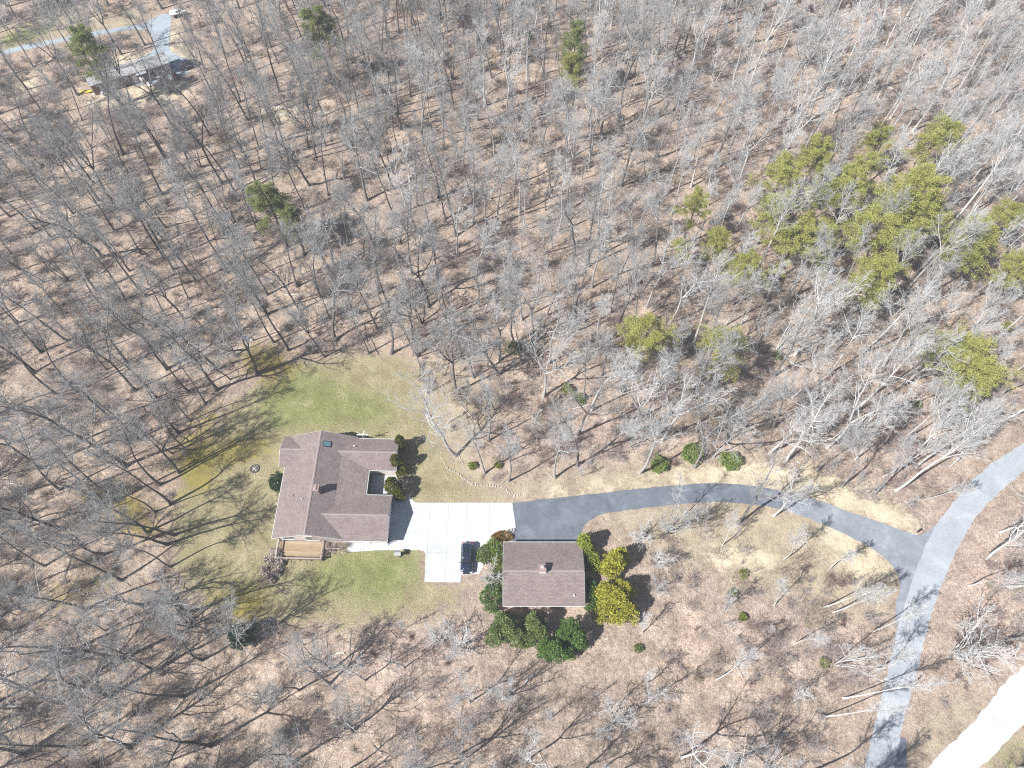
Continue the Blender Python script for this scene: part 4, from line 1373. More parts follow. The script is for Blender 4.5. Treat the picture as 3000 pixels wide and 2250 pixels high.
def make_car(loc, rz, label, L=4.85, W=1.92, paint='paint'):
    c = empty('parked_car', loc, rz, label, 'car')

    def rr(hx, hy0, hy1, z, rad, n=5):
        pts = []
        for cx_, cy_, a0 in ((hx - rad, hy1 - rad, 0), (-hx + rad, hy1 - rad, 90), (-hx + rad, hy0 + rad, 180), (hx - rad, hy0 + rad, 270)):
            for k in range(n):
                a = R(a0 + 90 * k / (n - 1))
                pts.append((cx_ + rad * math.cos(a), cy_ + rad * math.sin(a), z))
        return pts
    f, b, h = -L / 2, L / 2, W / 2
    MB().loft([rr(h - .10, f + .12, b - .10, .24, .42), rr(h - .01, f + .02, b - .02, .42, .45), rr(h, f, b, .66, .48), rr(h - .02, f + .06, b - .02, .88, .50),
               rr(h - .09, f + .22, b - .06, 1.02, .46), rr(h - .16, f + .42, b - .10, 1.08, .42)]).build('body', M[paint], c, True)
    # bonnet with a raised centre
    MB().loft([rr(.70, f + .40, -.92, 1.081, .25), rr(.60, f + .55, -.98, 1.125, .22)]).build('bonnet', M[paint], c, True)
    MB().loft([rr(h - .13, -1.02, b - .16, 1.06, .25), rr(h - .20, -.72, b - .26, 1.32, .25), rr(h - .29, -.38, b - .42, 1.60, .25)]).build('cabin_glass', M['carglass'], c, True)
    MB().loft([rr(h - .285, -.36, b - .36, 1.595, .22), rr(h - .31, -.30, b - .40, 1.655, .22), rr(h - .40, -.20, b - .5, 1.69, .2)]).build('roof', M[paint], c, True)
    MB().loft([rr(.50, -.10, 1.55, 1.691, .1), rr(.48, -.07, 1.52, 1.712, .1)]).build('sunroof', M['carglass'], c)
    for s in (-1, 1):
        MB().box(s * .615 - .022, s * .615 + .022, -.12, b - .62, 1.70, 1.755).build('roof_rail', M['chrome'], c)
        m_ = MB().box(s * (h + .10) - .10, s * (h + .10) + .10, -.86, -.72, 1.02, 1.18).build('mirror', M[paint], c)
        for y in (.05, 1.05):
            MB().loft([[(s * (h - .115), y - .05, 1.07), (s * (h - .115), y + .05, 1.07), (s * (h - .125), y + .05, 1.08), (s * (h - .125), y - .05, 1.08)],
                       [(s * (h - .27), y - .05, 1.6), (s * (h - .27), y + .05, 1.6), (s * (h - .29), y + .05, 1.6), (s * (h - .29), y - .05, 1.6)]]).build('pillar', M[paint], c)
        MB().box(s * .68 - .19, s * .68 + .19, f + .06, f + .28, .80, .93).build('headlight', M['headlamp'], c)
        MB().box(s * .74 - .13, s * .74 + .13, b - .10, b + .005, .86, 1.02).build('tail_light', M['taillamp'], c)
        for y in (f + .92, b - .95):
            wh = MB().tube((s * (h - .23), y, .36), (s * (h + .005), y, .36), .36, .36, 18).build('wheel', M['tyre'], c)
            MB().tube((s * (h + .006), y, .36), (s * (h + .02), y, .36), .22, .2, 12).build('rim', M['rim'], wh)
    MB().box(-.55, .55, f - .01, f + .05, .48, .72).build('grille', M['black'], c)
    MB().box(-.30, .30, b - .02, b + .015, .62, .76).build('number_plate', M['white'], c)
    for s in (-.35, .3):
        MB().tube((s - .3, -1.0, 1.13), (s + .25, -.92, 1.16), .012, .012, 5).build('wiper', M['black'], c)
    return c


make_car((-6.95, 28.95, .055), 0, 'dark blue estate car with roof rails parked on the white concrete')

# ------------------------------------------------------------------ small garden things
mx, my = G(2684, 1560)
mbx = empty('mailbox', (mx, my, 0), R(-60), 'black mailbox on a post where the drive meets the road', 'mailbox')
MB().box(-.055, .055, -.055, .055, -.2, 1.05).build('post', M['black'], mbx)
MB().box(-.06, .06, -.50, .35, 1.05, 1.15).build('arm', M['black'], mbx)
prof = [(math.cos(a) * .15, 1.30 + math.sin(a) * .15) for a in np.linspace(0, math.pi, 8)] + [(-.15, 1.152), (.15, 1.152)]
bxo = MB().extrude([(h, z) for h, z in prof], 'y', -.55, .15).build('box', M['black'], mbx)
MB().box(.152, .165, -.35, -.15, 1.28, 1.42).build('flag', M['taillamp'], bxo)

# pale stones round the mailbox bed, along the shrub bed and by the concrete curve
stone_meshes = []
for s in range(5):
    rg = np.random.default_rng(40 + s)
    n = 7
    rings = []
    for z, k in ((-.08, .9), (.05, 1.05), (.14, .7)):
        rings.append([(math.cos(2 * math.pi * i / n) * .17 * k * rg.uniform(.75, 1.25), math.sin(2 * math.pi * i / n) * .13 * k * rg.uniform(.75, 1.25), z * rg.uniform(.8, 1.2)) for i in range(n)])
    stone_meshes.append(MB().loft(rings).mesh('stone', M['stone']))


def stone_line(name, label, pts, step=.34, scale=1.0, jit=.06, rows=1):
    x0, y0 = pts[0]
    root = empty(name, (x0, y0, 0), 0, label, 'stone edging')
    for a, b in zip(pts[:-1], pts[1:]):
        L = math.hypot(b[0] - a[0], b[1] - a[1])
        n = max(1, int(L / step))
        for k in range(n):
            for r_ in range(rows):
                f = (k + random.random() * .5) / n
                o = obj('stone', random.choice(stone_meshes), root, (a[0] + (b[0] - a[0]) * f - x0 + random.gauss(0, jit), a[1] + (b[1] - a[1]) * f - y0 + random.gauss(0, jit), .03 + .09 * r_))
                s = scale * random.uniform(.7, 1.35)
                o.scale = (s, s, s)
                o.rotation_euler = (random.uniform(-.2, .2), random.uniform(-.2, .2), random.uniform(0, 6.28))


stone_line('stone_border', 'long curving line of pale stones edging the bed north of the white driveway',
           poly([(1296, 1342), (1301, 1358), (1309, 1371), (1338, 1386), (1363, 1404), (1381, 1418.7), (1417, 1424), (1457, 1424), (1482.7, 1431), (1491.8, 1444), (1497, 1453), (1522.5, 1451), (1527, 1440)]), .42, .95)
stone_line('stone_edging', 'short line of stones along the curved concrete edge by the red shrub',
           poly([(1506, 1552), (1483, 1556), (1464, 1565), (1447, 1580), (1434, 1604), (1426, 1630)]), .30, 1.0, .07, 2)
stone_line('stone_ring', 'few pale stones circling the foot of the black mailbox', poly([(2668, 1562), (2684, 1567), (2698, 1560), (2708, 1540), (2703, 1531), (2692, 1530)]), .55, .8)

fx, fy = G(746, 1374)
pit_stone = stone_meshes[0].copy()
pit_stone.materials[0] = noisy('sooty_stone', (.09, .075, .065), (.19, .165, .15), 5, bump=.4)
fp = empty('fire_pit', (fx, fy, 0), 0, 'round stone fire pit on the lawn left of the large house', 'fire pit')
for k in range(15):
    a = 2 * math.pi * k / 15
    o = obj('stone', pit_stone, fp, (math.cos(a) * .68, math.sin(a) * .68, .05))
    o.rotation_euler = (0, 0, a + 1.57)
    o.scale = (1.05, 1.05, 1.3)
MB().tube((0, 0, -.05), (0, 0, .04), .60, .56, 16).build('ash_bed', M['ash'], fp)
for k in range(4):
    a = k * .8
    MB().tube((-math.cos(a) * .5, -math.sin(a) * .5, .07), (math.cos(a) * .45, math.sin(a) * .45, .20), .06, .05, 7).build('log', M['log' if k % 2 else 'log_dark'], fp)

wl = empty('wishing_well', (-17.62, 29.55, 0), 0, 'small slatted wooden wishing well on the lawn edge below the concrete walk', 'garden ornament')
for k in range(10):
    a = 2 * math.pi * k / 10
    MB().box(-.10, .10, -.02, .02, 0, .62, 0).build('slat', M['railtop'], wl).matrix_local = Matrix.Translation((math.cos(a) * .33, math.sin(a) * .33, 0)) @ Matrix.Rotation(a + math.pi / 2, 4, 'Z')
for s in (-.34, .34):
    MB().box(s - .04, s + .04, -.04, .04, .5, 1.5).build('post', M['rail'], wl)
for s in (-1, 1):
    MB().slab([(-.5, s * .0, 1.78), (.5, s * .0, 1.78), (.5, s * .42, 1.42), (-.5, s * .42, 1.42)], .04).build('roof', M['shingle_grey'], wl)
MB().tube((-.32, 0, 1.2), (.32, 0, 1.2), .04, .04, 6).build('winch', M['log'], wl)

M['purple'] = noisy('purple_plastic', (.12, .06, .38), (.17, .09, .48), 4, .4)
bx_, by_ = G(722, 991)
pt = empty('purple_tub', (bx_, by_, float(gz(bx_, by_))), 0, 'purple plastic tub lying at the edge of the wood', 'tub')
MB().loft([[(math.cos(a) * r_, math.sin(a) * r_, z) for a in np.linspace(0, 6.283, 15)[:-1]] for r_, z in ((.24, 0), (.33, .38), (.36, .38), (.35, .42), (.30, .40), (.22, .06))]).build('bowl', M['purple'], pt, True)
MB().tube((-.36, 0, .40), (.36, 0, .40), .018, .018, 5).build('handle', M['white'], pt)
bx_, by_ = G(734, 993)
pb = empty('white_bucket', (bx_, by_, float(gz(bx_, by_)) + .02), .4, 'white bucket lying on its side next to the purple tub', 'bucket')
MB().loft([[(y, math.cos(a) * r_, .14 + math.sin(a) * r_) for a in np.linspace(0, 6.283, 13)[:-1]] for r_, y in ((.11, -.18), (.15, .2), (.13, .2), (.09, -.12))]).build('shell', M['white'], pb, True)
MB().tube((.2, -.14, .14), (.2, .14, .14), .012, .012, 5).build('handle', M['metal'], pb)


# fallen trunks
def fallen(p, q, r, label, m='log'):
    a, b = G(*p), G(*q)
    za, zb = float(gz(*a)) + r * .7, float(gz(*b)) + r * .6
    root = empty('fallen_log', (a[0], a[1], 0), 0, label, 'log', 'fallen logs in the wood')
    k = 6
    P = np.array([[(b[0] - a[0]) * i / (k - 1) + random.gauss(0, .06), (b[1] - a[1]) * i / (k - 1) + random.gauss(0, .06), za + (zb - za) * i / (k - 1)] for i in range(k)])[None]
    Rr = (r * (1 - .6 * np.linspace(0, 1, k)))[None]
    v, f = tubes(P, Rr, 8)
    obj('trunk', new_mesh('trunk', v, f, M[m], True), root)
    rg = np.random.default_rng(int(abs(p[0]) * 7))
    L = np.array([math.hypot(b[0] - a[0], b[1] - a[1])])
    B = grow(rg, P, Rr, L, 7, .45, 1, 45, 12, .22, 5, .2, .02, .5, .3, .4, .012)
    C = grow(rg, B[0], B[1], B[2], 5, .2, 1, 42, 12, .5, 4, .2, .02, .6, .4, .4, .008)
    v, f = merge([tubes(B[0], B[1], 5), tubes(C[0], C[1], 3)])
    obj('branches', new_mesh('branches', v, f, M[m], True), root)


fallen((769, 331), (900, 346), .22, 'long pale fallen log in a small clearing high in the wood')
fallen((800, 318), (930, 330), .16, 'thinner pale log just behind the long fallen log')
fallen((300, 798), (345, 757), .2, 'white broken branch lying by a dark trunk left of the pine')
fallen((1440, 690), (1560, 660), .16, 'grey log lying among the middle trunks')
fallen((2595, 252), (2678, 288), .18, 'white crooked fallen branch upper right of the wood')
fallen((600, 1225), (650, 1190), .12, 'dark rotten log near the lawn corner', 'log_dark')
fallen((1010, 1910), (960, 1925), .14, 'short yellowish log below the south lawn')
fallen((1900, 400), (1960, 300), .2, 'grey log leaning uphill behind the pines', 'log_dark')
fallen((1530, 2010), (1560, 1975), .17, 'sawn pale log section below the garage evergreens')
fallen((480, 300), (380, 320), .13, 'thin log beside the far straw strip')

# ------------------------------------------------------------------ far bungalow and its yard
FO = (-94.2, 134.35, 0)
fa = math.atan2(7.75, 15.6)
far = empty('far_bungalow', FO, fa, 'long narrow red brick bungalow with grey roof by the far lane', 'house')
MB().extrude([(0, -.3), (3.7, -.3), (3.7, 2.85), (1.85, 3.30), (0, 2.85)], 'x', .1, 17.3).build('wall', M['brick_red'], far)
fr_ = MB().slab([(-.2, -.35, 2.84), (17.6, -.35, 2.84), (17.6, 1.85, 3.42), (-.2, 1.85, 3.42)], .1).build('roof', M['shingle_grey'], far)
MB().slab([(-.2, 1.85, 3.42), (17.6, 1.85, 3.42), (17.6, 4.05, 2.84), (-.2, 4.05, 2.84)], .1).build('roof_slope', M['shingle_grey'], fr_)
MB().extrude([(1.7, 3.40), (1.85, 3.47), (2.0, 3.40)], 'x', -.2, 17.6).build('ridge_cap', M['shingle_grey'], fr_)
for x in (.02, 17.38):
    MB().box(x - .06, x + .06, -.08, .04, -.1, 2.74).build('corner_board', M['white'], far)
MB().box(-.2, 17.6, -.43, -.36, 2.74, 2.84).build('gutter', M['trim'], far)
z0_ = (0, 0, 0)
for c in (2.2, 4.9, 7.4):
    window(far, z0_, 'x', c, -.002, 1.0, 2.1, 1.1, 2)
dr_ = MB().box(8.9, 9.8, -.05, -.002, 0, 2.1).build('door', M['white'], far)
MB().tube((9.7, -.06, 1.0), (9.7, -.10, 1.0), .03).build('handle', M['metal'], dr_)
op = MB().box(12.6, 16.6, -.03, -.002, 0, 2.3).build('carport_shade_panel', M['dark_gap'], far)  # flat black panel on the wall, shade of the carport mouth painted
MB().slab([(10.0, -1.0, 2.45), (12.3, -1.0, 2.45), (12.3, -.01, 2.75), (10.0, -.01, 2.75)], .06).build('awning', M['metal'], far)
vent(far, z0_, 5, 1.2, 3.25, .3, .08, 'metal', True)


def at(px, py, z=None):
    x, y = G(px, py)
    return (x, y, float(gz(x, y)) if z is None else z)


def blob(c, r, n=10, seed=0):
    rg = np.random.default_rng(seed)
    rings = []
    for k in range(6):
        a = -math.pi / 2 + math.pi * (k + .5) / 6
        rings.append([(c[0] + r[0] * math.cos(a) * math.cos(2 * math.pi * i / n), c[1] + r[1] * math.cos(a) * math.sin(2 * math.pi * i / n), c[2] + r[2] * math.sin(a)) for i in range(n)])
    return MB().loft(rings)


# garden tractor, red and white
tr_ = empty('garden_tractor', at(514, 228, .04), fa + .2, 'red and white garden tractor on the far pale yard', 'tractor')
M['red'] = noisy('red_paint', (.16, .03, .02), (.22, .05, .03), 4, .4)
MB().box(-.35, .35, -.9, .1, .45, .95).build('bonnet', M['red'], tr_)
MB().box(-.4, .4, .15, 1.0, .4, .6).build('deck', M['white'], tr_)
MB().loft([[(-.28, .35, .6), (.28, .35, .6), (.28, .85, .6), (-.28, .85, .6)], [(-.26, .75, 1.15), (.26, .75, 1.15), (.26, .87, 1.15), (-.26, .87, 1.15)]]).build('seat', M['black'], tr_)
MB().tube((0, .1, .9), (0, .28, 1.2), .03).build('steering_column', M['black'], tr_)
for s in (-1, 1):
    for y, r_ in ((-.65, .25), (.65, .42)):
        wh = MB().tube((s * .36, y, r_), (s * .6, y, r_), r_, r_, 14).build('wheel', M['tyre'], tr_)
        MB().tube((s * .6, y, r_), (s * .62, y, r_), r_ * .5, r_ * .5, 10).build('rim', M['white'], wh)
# white quad bike in the carport mouth
qb = empty('quad_bike', at(488, 214, .04), fa - .9, 'white quad bike in the dark carport mouth of the far bungalow', 'quad bike')
MB().loft([[(-.25, -.7, .55), (.25, -.7, .55), (.25, .8, .55), (-.25, .8, .55)], [(-.18, -.45, .92), (.18, -.45, .92), (.2, .6, .85), (-.2, .6, .85)]]).build('body', M['white'], qb)
MB().box(-.16, .16, -.05, .65, .86, .98).build('seat', M['black'], qb)
MB().tube((-.38, -.35, 1.08), (.38, -.35, 1.08), .025).build('handlebar', M['black'], qb)
for s in (-1, 1):
    for y in (-.6, .62):
        MB().tube((s * .32, y, .28), (s * .58, y, .28), .28, .28, 12).build('wheel', M['tyre'], qb)
        MB().box(s * .45 - .15, s * .45 + .15, y - .28, y + .28, .58, .66).build('mudguard', M['white'], qb)
# white garden chairs
for i, (px, py, lab) in enumerate(((438, 254, 'white plastic garden chair left of its pair behind the far bungalow'), (450, 252, 'white plastic garden chair nearer the tractor behind the far bungalow'))):
    gcx = empty('garden_chair', at(px, py), fa + .7 * i, lab, 'chair', 'white garden chairs by the far bungalow')
    MB().box(-.28, .28, -.26, .26, .40, .45).build('seat', M['white'], gcx)
    MB().slab([(-.28, .26, .45), (.28, .26, .45), (.28, .42, .98), (-.28, .42, .98)], .05).build('backrest', M['white'], gcx)
    for sx2 in (-.25, .25):
        MB().box(sx2 - .03, sx2 + .03, -.24, .28, .62, .66).build('armrest', M['white'], gcx)
        for sy2 in (-.22, .22):
            MB().box(sx2 - .025, sx2 + .025, sy2 - .025, sy2 + .025, 0, .399).build('leg', M['white'], gcx)
# picnic bench
pbn = empty('picnic_table', at(472, 233, .03), fa, 'pale picnic table at the edge of the far yard', 'table')
for k in range(4):
    MB().box(-.9, .9, -.38 + k * .2, -.20 + k * .2, .70, .74).build('board', M['railtop'], pbn)
for s in (-1, 1):
    MB().box(-.9, .9, s * .7 - .12, s * .7 + .12, .42, .46).build('seat', M['railtop'], pbn)
    MB().box(s * .65 - .04, s * .65 + .04, -.75, .75, .36, .419).build('cross_bar', M['rail'], pbn)
    for q in (-1, 1):
        MB().tube((s * .58, q * .25, .70), (s * .58, q * .6, 0), .045, .045, 4).build('leg', M['rail'], pbn)
# grey water tank
tk = empty('water_tank', at(424, 243), 0, 'grey round tank standing against the far bungalow wall', 'tank')
MB().tube((0, 0, 0), (0, 0, 1.5), .62, .62, 16).build('shell', M['metal'], tk, True)
MB().tube((0, 0, 1.5), (0, 0, 1.68), .62, .2, 16).build('lid', M['metal'], tk)
# yellow kayak
M['yellow'] = noisy('yellow_plastic', (.70, .52, .01), (.78, .60, .03), 4, .4)
ky = empty('yellow_kayak', at(256, 273), .05, 'bright yellow kayak lying at the left end of the far bungalow', 'kayak')
rings = []
for k in range(9):
    t_ = k / 8
    w_ = .36 * math.sin(math.pi * min(max(t_, .03), .97)) ** .7
    rings.append([(-1.5 + 3 * t_, math.cos(a) * w_, .25 + .22 * abs(t_ - .5) + math.sin(a) * w_ * .6) for a in np.linspace(0, 6.283, 11)[:-1]])
MB().loft(rings).build('hull', M['yellow'], ky, True)
MB().loft([[(math.cos(a) * r_ * 1.7, math.sin(a) * r_, z) for a in np.linspace(0, 6.283, 13)[:-1]] for r_, z in ((.24, .42), (.25, .50), (.19, .50), (.18, .44))]).build('cockpit', M['black'], ky)
wb = empty('white_drum', at(303, 279), 0, 'small white drum against the front wall of the far bungalow', 'drum')
MB().tube((0, 0, 0), (0, 0, .85), .3, .3, 12).build('shell', M['white'], wb)
MB().tube((0, 0, .85), (0, 0, .9), .31, .29, 12).build('lid', M['trim'], wb)
# dark off-road car by the far yard, small white boat on a trailer beyond
M['charcoal'] = mat('charcoal_paint', (.035, .037, .04), .35, .5)
fc = make_car(at(556, 197, .03), fa + math.pi * .5 + .1, 'charcoal off-road car at the edge of the far pale yard', 4.2, 1.8, 'charcoal')
bt = empty('boat_trailer', at(524, 47), .25, 'small white boat on a trailer beyond the far lane', 'boat')
rings = []
for k in range(7):
    t_ = k / 6
    w_ = .85 * (1 - .95 * t_ ** 3)
    rings.append([(-1.8 + 4 * t_, -w_, 1.1), (-1.8 + 4 * t_, w_, 1.1), (-1.8 + 4 * t_, w_ * .6, .6), (-1.8 + 4 * t_, -w_ * .6, .6)])
MB().loft(rings).build('hull', M['white'], bt)
MB().box(-.4, .5, -.5, .5, 1.1, 1.65).build('cuddy', M['trim'], bt)
MB().box(-.2, .3, -.51, .51, 1.3, 1.55).build('windscreen', M['glass'], bt)
MB().box(-1.6, 3.2, -.05, .05, .45, .55).build('drawbar', M['metal'], bt)
for s in (-.8, .8):
    MB().tube((-.6, s - .1, .32), (-.6, s + .1, .32), .32, .32, 12).build('wheel', M['tyre'], bt)


# ------------------------------------------------------------------ evergreen shrubs and trees
def evergreen(name, label, cat, px, py, zc, fol, stm=None, group=None, rz=0.0, sc=1.0, world=None):
    x, y = world or G(px, py, zc)
    e = empty(name, (x, y, float(gz(x, y))), rz, label, cat, group)
    e.scale = (sc, sc, sc)
    obj('foliage', fol, e)
    if stm:
        obj('stems', stm, e)
    return e


st_big = stems_mesh(60, 5, 4.5, .12, .35)
st_mid = stems_mesh(61, 5, 2.0, .06, .4)
st_low = stems_mesh(62, 7, .9, .03, .7)


def leaders(cols):
    """several leaning leaders in one crown: (x, y, radius, height)"""
    def f(rg, n):
        wts = np.array([c[2] * c[3] for c in cols])
        k = rg.choice(len(cols), n, p=wts / wts.sum())
        c = np.array(cols)[k]
        t = rg.random(n) ** .8
        r = c[:, 2] * (1.05 - .85 * t ** 1.4) * rg.uniform(.55, 1.05, n)
        a = rg.uniform(0, 6.283, n)
        p = np.stack([c[:, 0] + np.cos(a) * r, c[:, 1] + np.sin(a) * r, .4 + t * (c[:, 3] - .5)], -1)
        return p, np.stack([np.cos(a), np.sin(a), .35 + t * .6], -1)
    return f


def column_shape(hw, H, z0=.3, tp=.55):
    return ellipsoid(0, 0, z0 + H / 2, hw, hw, H / 2, .15, .62, tp)


# golden cypresses right of the garage
f = lump_foliage(70, leaders([(0, 0, 2.3, 6.4), (1.3, -1.3, 1.9, 5.0), (-1.2, 1.2, 1.8, 5.6), (1.0, 1.5, 1.8, 5.2), (-1.3, -1.2, 1.8, 4.6)]), 420, .40, 60, .28, .13, 'cedar_yellow', up=.7)
evergreen('golden_cypress', 'largest golden cypress, round and yellow, right of the detached garage', 'cypress', 1803, 1765, 1.6, f, st_big)
f = lump_foliage(71, leaders([(0, 0, 1.8, 6.2), (.9, 1.0, 1.4, 5.0), (-.8, -1.0, 1.4, 4.8)]), 260, .38, 60, .28, .13, 'cedar_yellow', up=.7)
evergreen('golden_cypress', 'smaller golden cypress between the largest one and the asphalt drive', 'cypress', 1798, 1655, 1.6, f, st_big)
f = lump_foliage(72, leaders([(0, 0, 1.25, 5.2), (.5, -.9, 1.0, 3.6)]), 150, .38, 60, .27, .12, 'cedar_green', up=.7)
evergreen('green_cypress', 'bright green cypress at the asphalt corner of the garage', 'cypress', 1709, 1597, 1.4, f, st_big)
f = lump_foliage(73, ellipsoid(0, 0, 1.2, .9, 1.6, 1.2, .2, .5), 40, .5, 70, .26, .13, 'cedar_green', up=.5)
evergreen('green_shrub', 'green shrub squeezed between garage wall and smaller golden cypress', 'shrub', 1733, 1640, 1.0, f, st_mid)
f = lump_foliage(74, ellipsoid(0, 0, 1.0, .9, 2.2, 1.1, .2, .5), 50, .5, 70, .22, .11, 'holly', up=.5)
evergreen('green_shrub', 'dark green shrub by the garage corner below the golden cypresses', 'shrub', 1728, 1745, 1.0, f, st_mid)
# evergreens south of the garage
big = [(1488, 1850, 'holly_light', [(0, .3, 1.9, 5.6), (-1.6, -.6, 1.6, 4.2), (1.3, -.9, 1.4, 4.4), (-.8, 1.4, 1.3, 4.4)], 'leftmost loose green evergreen tree below the garage'),
       (1562, 1845, 'holly_light', [(0, .6, 1.6, 5.8), (1.0, -.8, 1.4, 4.4), (-.6, -1.3, 1.3, 3.6)], 'middle green evergreen tree below the garage between two taller clumps'),
       (1668, 1862, 'holly', [(.2, .8, 1.3, 6.0), (1.0, -.7, 1.5, 4.6), (-.9, -.2, 1.1, 4.2)], 'bright green evergreen tree at the right end below the garage'),
       (1625, 1905, 'holly', [(0, 0, 1.5, 4.6), (-1.3, .3, 1.3, 3.6), (1.4, -.4, 1.4, 3.6)], 'lowest dark evergreen tree of the clump below the garage')]
for i, (px, py, m, cols, lab) in enumerate(big):
    f = lump_foliage(80 + i, leaders(cols), int(38 * sum(c[2] for c in cols)), .42, 75, .26, .11, m, up=.35, jit=.7)
    evergreen('evergreen_tree', lab, 'evergreen tree', px, py, 1.0, f, st_big)
# hedge west of the garage
hed = [(1447, 1612, 'rhodo', 1.2, 2.2, 'bright green bush nearest the red shrub west of the garage'), (1458, 1660, 'bright', 1.0, 1.9, 'yellow-green bush beside the garage west wall'),
       (1420, 1625, 'holly_light', 1.0, 1.6, 'olive bush on the concrete edge west of the garage'), (1452, 1712, 'holly_light', 1.2, 1.8, 'grey-green bush at the middle of the garage west wall'),
       (1440, 1752, 'holly', 1.5, 2.4, 'green bush by the south-west corner of the garage')]
for i, (px, py, m, rc, hh, lab) in enumerate(hed):
    f = lump_foliage(90 + i, ellipsoid(0, 0, hh / 2, rc, rc * 1.25, hh / 2, .15, .55), int(34 * rc), .42, 80, .24, .11, m, up=.5, jit=.6)
    evergreen('hedge_bush', lab, 'bush', px, py, hh * .5, f, st_low)
f = lump_foliage(97, ellipsoid(0, 0, .5, 1.55, .75, .5, .1, .5), 40, .32, 70, .18, .08, 'nandina', up=.6)
evergreen('red_shrub', 'red and orange low shrub at the curved concrete corner', 'shrub', 1472, 1573, .4, f, st_low)
# columns in front of the house east end
col = [(1172, 1295, 1.0, 4.6, 'narrow arborvitae at the north-east corner of the large house'), (1161, 1352, 1.15, 5.2, 'middle arborvitae against the north wing end of the large house'),
       (1176, 1385, .8, 2.6, 'short arborvitae beside the middle one by the courtyard'), (1148, 1421, 1.6, 5.0, 'wide double arborvitae standing at the courtyard mouth'),
       (1170, 1447, .95, 3.4, 'small arborvitae at the garage wing corner of the large house')]
for i, (px, py, hw, hh, lab) in enumerate(col):
    f = lump_foliage(100 + i, ellipsoid(0, 0, hh / 2 + .1, hw, hw, hh / 2, .1, .62, .6), int(42 * hw * hh / 4.2), .34, 60, .26, .12, 'cedar_house', up=1.0, jit=.45)
    evergreen('arborvitae', lab, 'evergreen shrub', px, py, hh * .62, f, st_low)
f = lump_foliage(110, ellipsoid(0, 0, 1.3, 1.15, 1.3, 1.4, .1, .55), 70, .42, 80, .22, .1, 'holly_deep', up=.3)
evergreen('dark_shrub', 'round dark green shrub against the west wall of the large house', 'shrub', 815, 1412, 1.3, f, st_mid)
f = lump_foliage(111, ellipsoid(0, 0, 2.3, 1.7, 1.7, 2.2, .2, .6, .3), 75, .5, 80, .28, .12, 'holly_deep', up=.3)
evergreen('dark_evergreen', 'dark green evergreen standing alone at the bottom of the south lawn', 'evergreen tree', 703, 1862, 2.6, f, st_big)
# rhododendrons north of the drive
for i, (px, py, rc, lab) in enumerate(((2031, 1330, 1.75, 'largest rhododendron north of the asphalt drive'), (2140, 1350, 1.6, 'rhododendron furthest along the asphalt drive towards the road'),
                                       (1930, 1363, 1.3, 'rhododendron nearest the house along the asphalt drive'))):
    f = lump_foliage(120 + i, ellipsoid(0, 0, .95, rc, rc * .95, .9, .15, .5), int(38 * rc), .36, 70, .24, .1, 'rhodo', up=.5, jit=.7)
    evergreen('rhododendron', lab, 'shrub', px, py, .8, f, st_low)
more = [(1505, 1015, 'holly_light', 2.3, 3.2, 'round olive evergreen bush under the middle forest trunks'), (1662, 1140, 'bright', 1.5, 2.4, 'bright lime-green bush in the wood above the drive'),
        (1700, 1165, 'holly_light', 1.5, 1.6, 'dull green bush right of the lime-green bush in the wood'), (1383, 1362, 'bright', .8, 1.2, 'small yellow-green shrub inside the stone border'),
        (1458, 1362, 'bright', .65, 1.0, 'second small shrub right of the one inside the stone border'), (2180, 1682, 'bright', .9, .9, 'small olive bush alone below the golden cypress slope'),
        (2180, 1808, 'bright', .7, 1.0, 'lime-green bush in the rough ground below the drive'), (2150, 1738, 'holly_light', 1.0, .9, 'brownish green bush in the rough ground below the drive'),
        (2412, 1942, 'bright', 1.0, 1.0, 'lime-green bush near the pale saplings by the road'), (1870, 1900, 'holly_light', .7, .8, 'tiny green bush below the leaning white sapling'),
        (510, 975, 'holly_deep', 1.3, 2.0, 'dark evergreen bush deep in the left wood'), (2960, 955, 'needle', 1.5, 2.5, 'pale green young pine at the right edge of the wood'),
        (2690, 1180, 'holly_light', 1.3, 1.6, 'faded green bush below the big right pine'), (2280, 1040, 'holly_light', 1.2, 1.5, 'grey-green bush between white trunks on the right'),
        (1545, 98, 'holly', 1.2, 2.4, 'small dark evergreen near the top of the wood'), (1245, 690 + 32, 'holly_deep', .8, 1.0, 'small dark bush among the middle trunks'), (8, 254, 'holly_deep', 1.3, 2.0, 'nearly black bush at the left edge by the far yard')]
for i, (px, py, m, rc, hh, lab) in enumerate(more):
    f = lump_foliage(130 + i, leaders([(0, 0, rc * .75, hh), (rc * .5, rc * .3, rc * .45, hh * .7), (-rc * .35, rc * .55, rc * .4, hh * .6)]), int(30 * rc + 10), .30, 36, .22, .09, m, up=.5, jit=.7)
    evergreen('wild_bush', lab, 'bush', px, py, hh * .5, f, st_low, rz=i * 1.3, sc=.85)
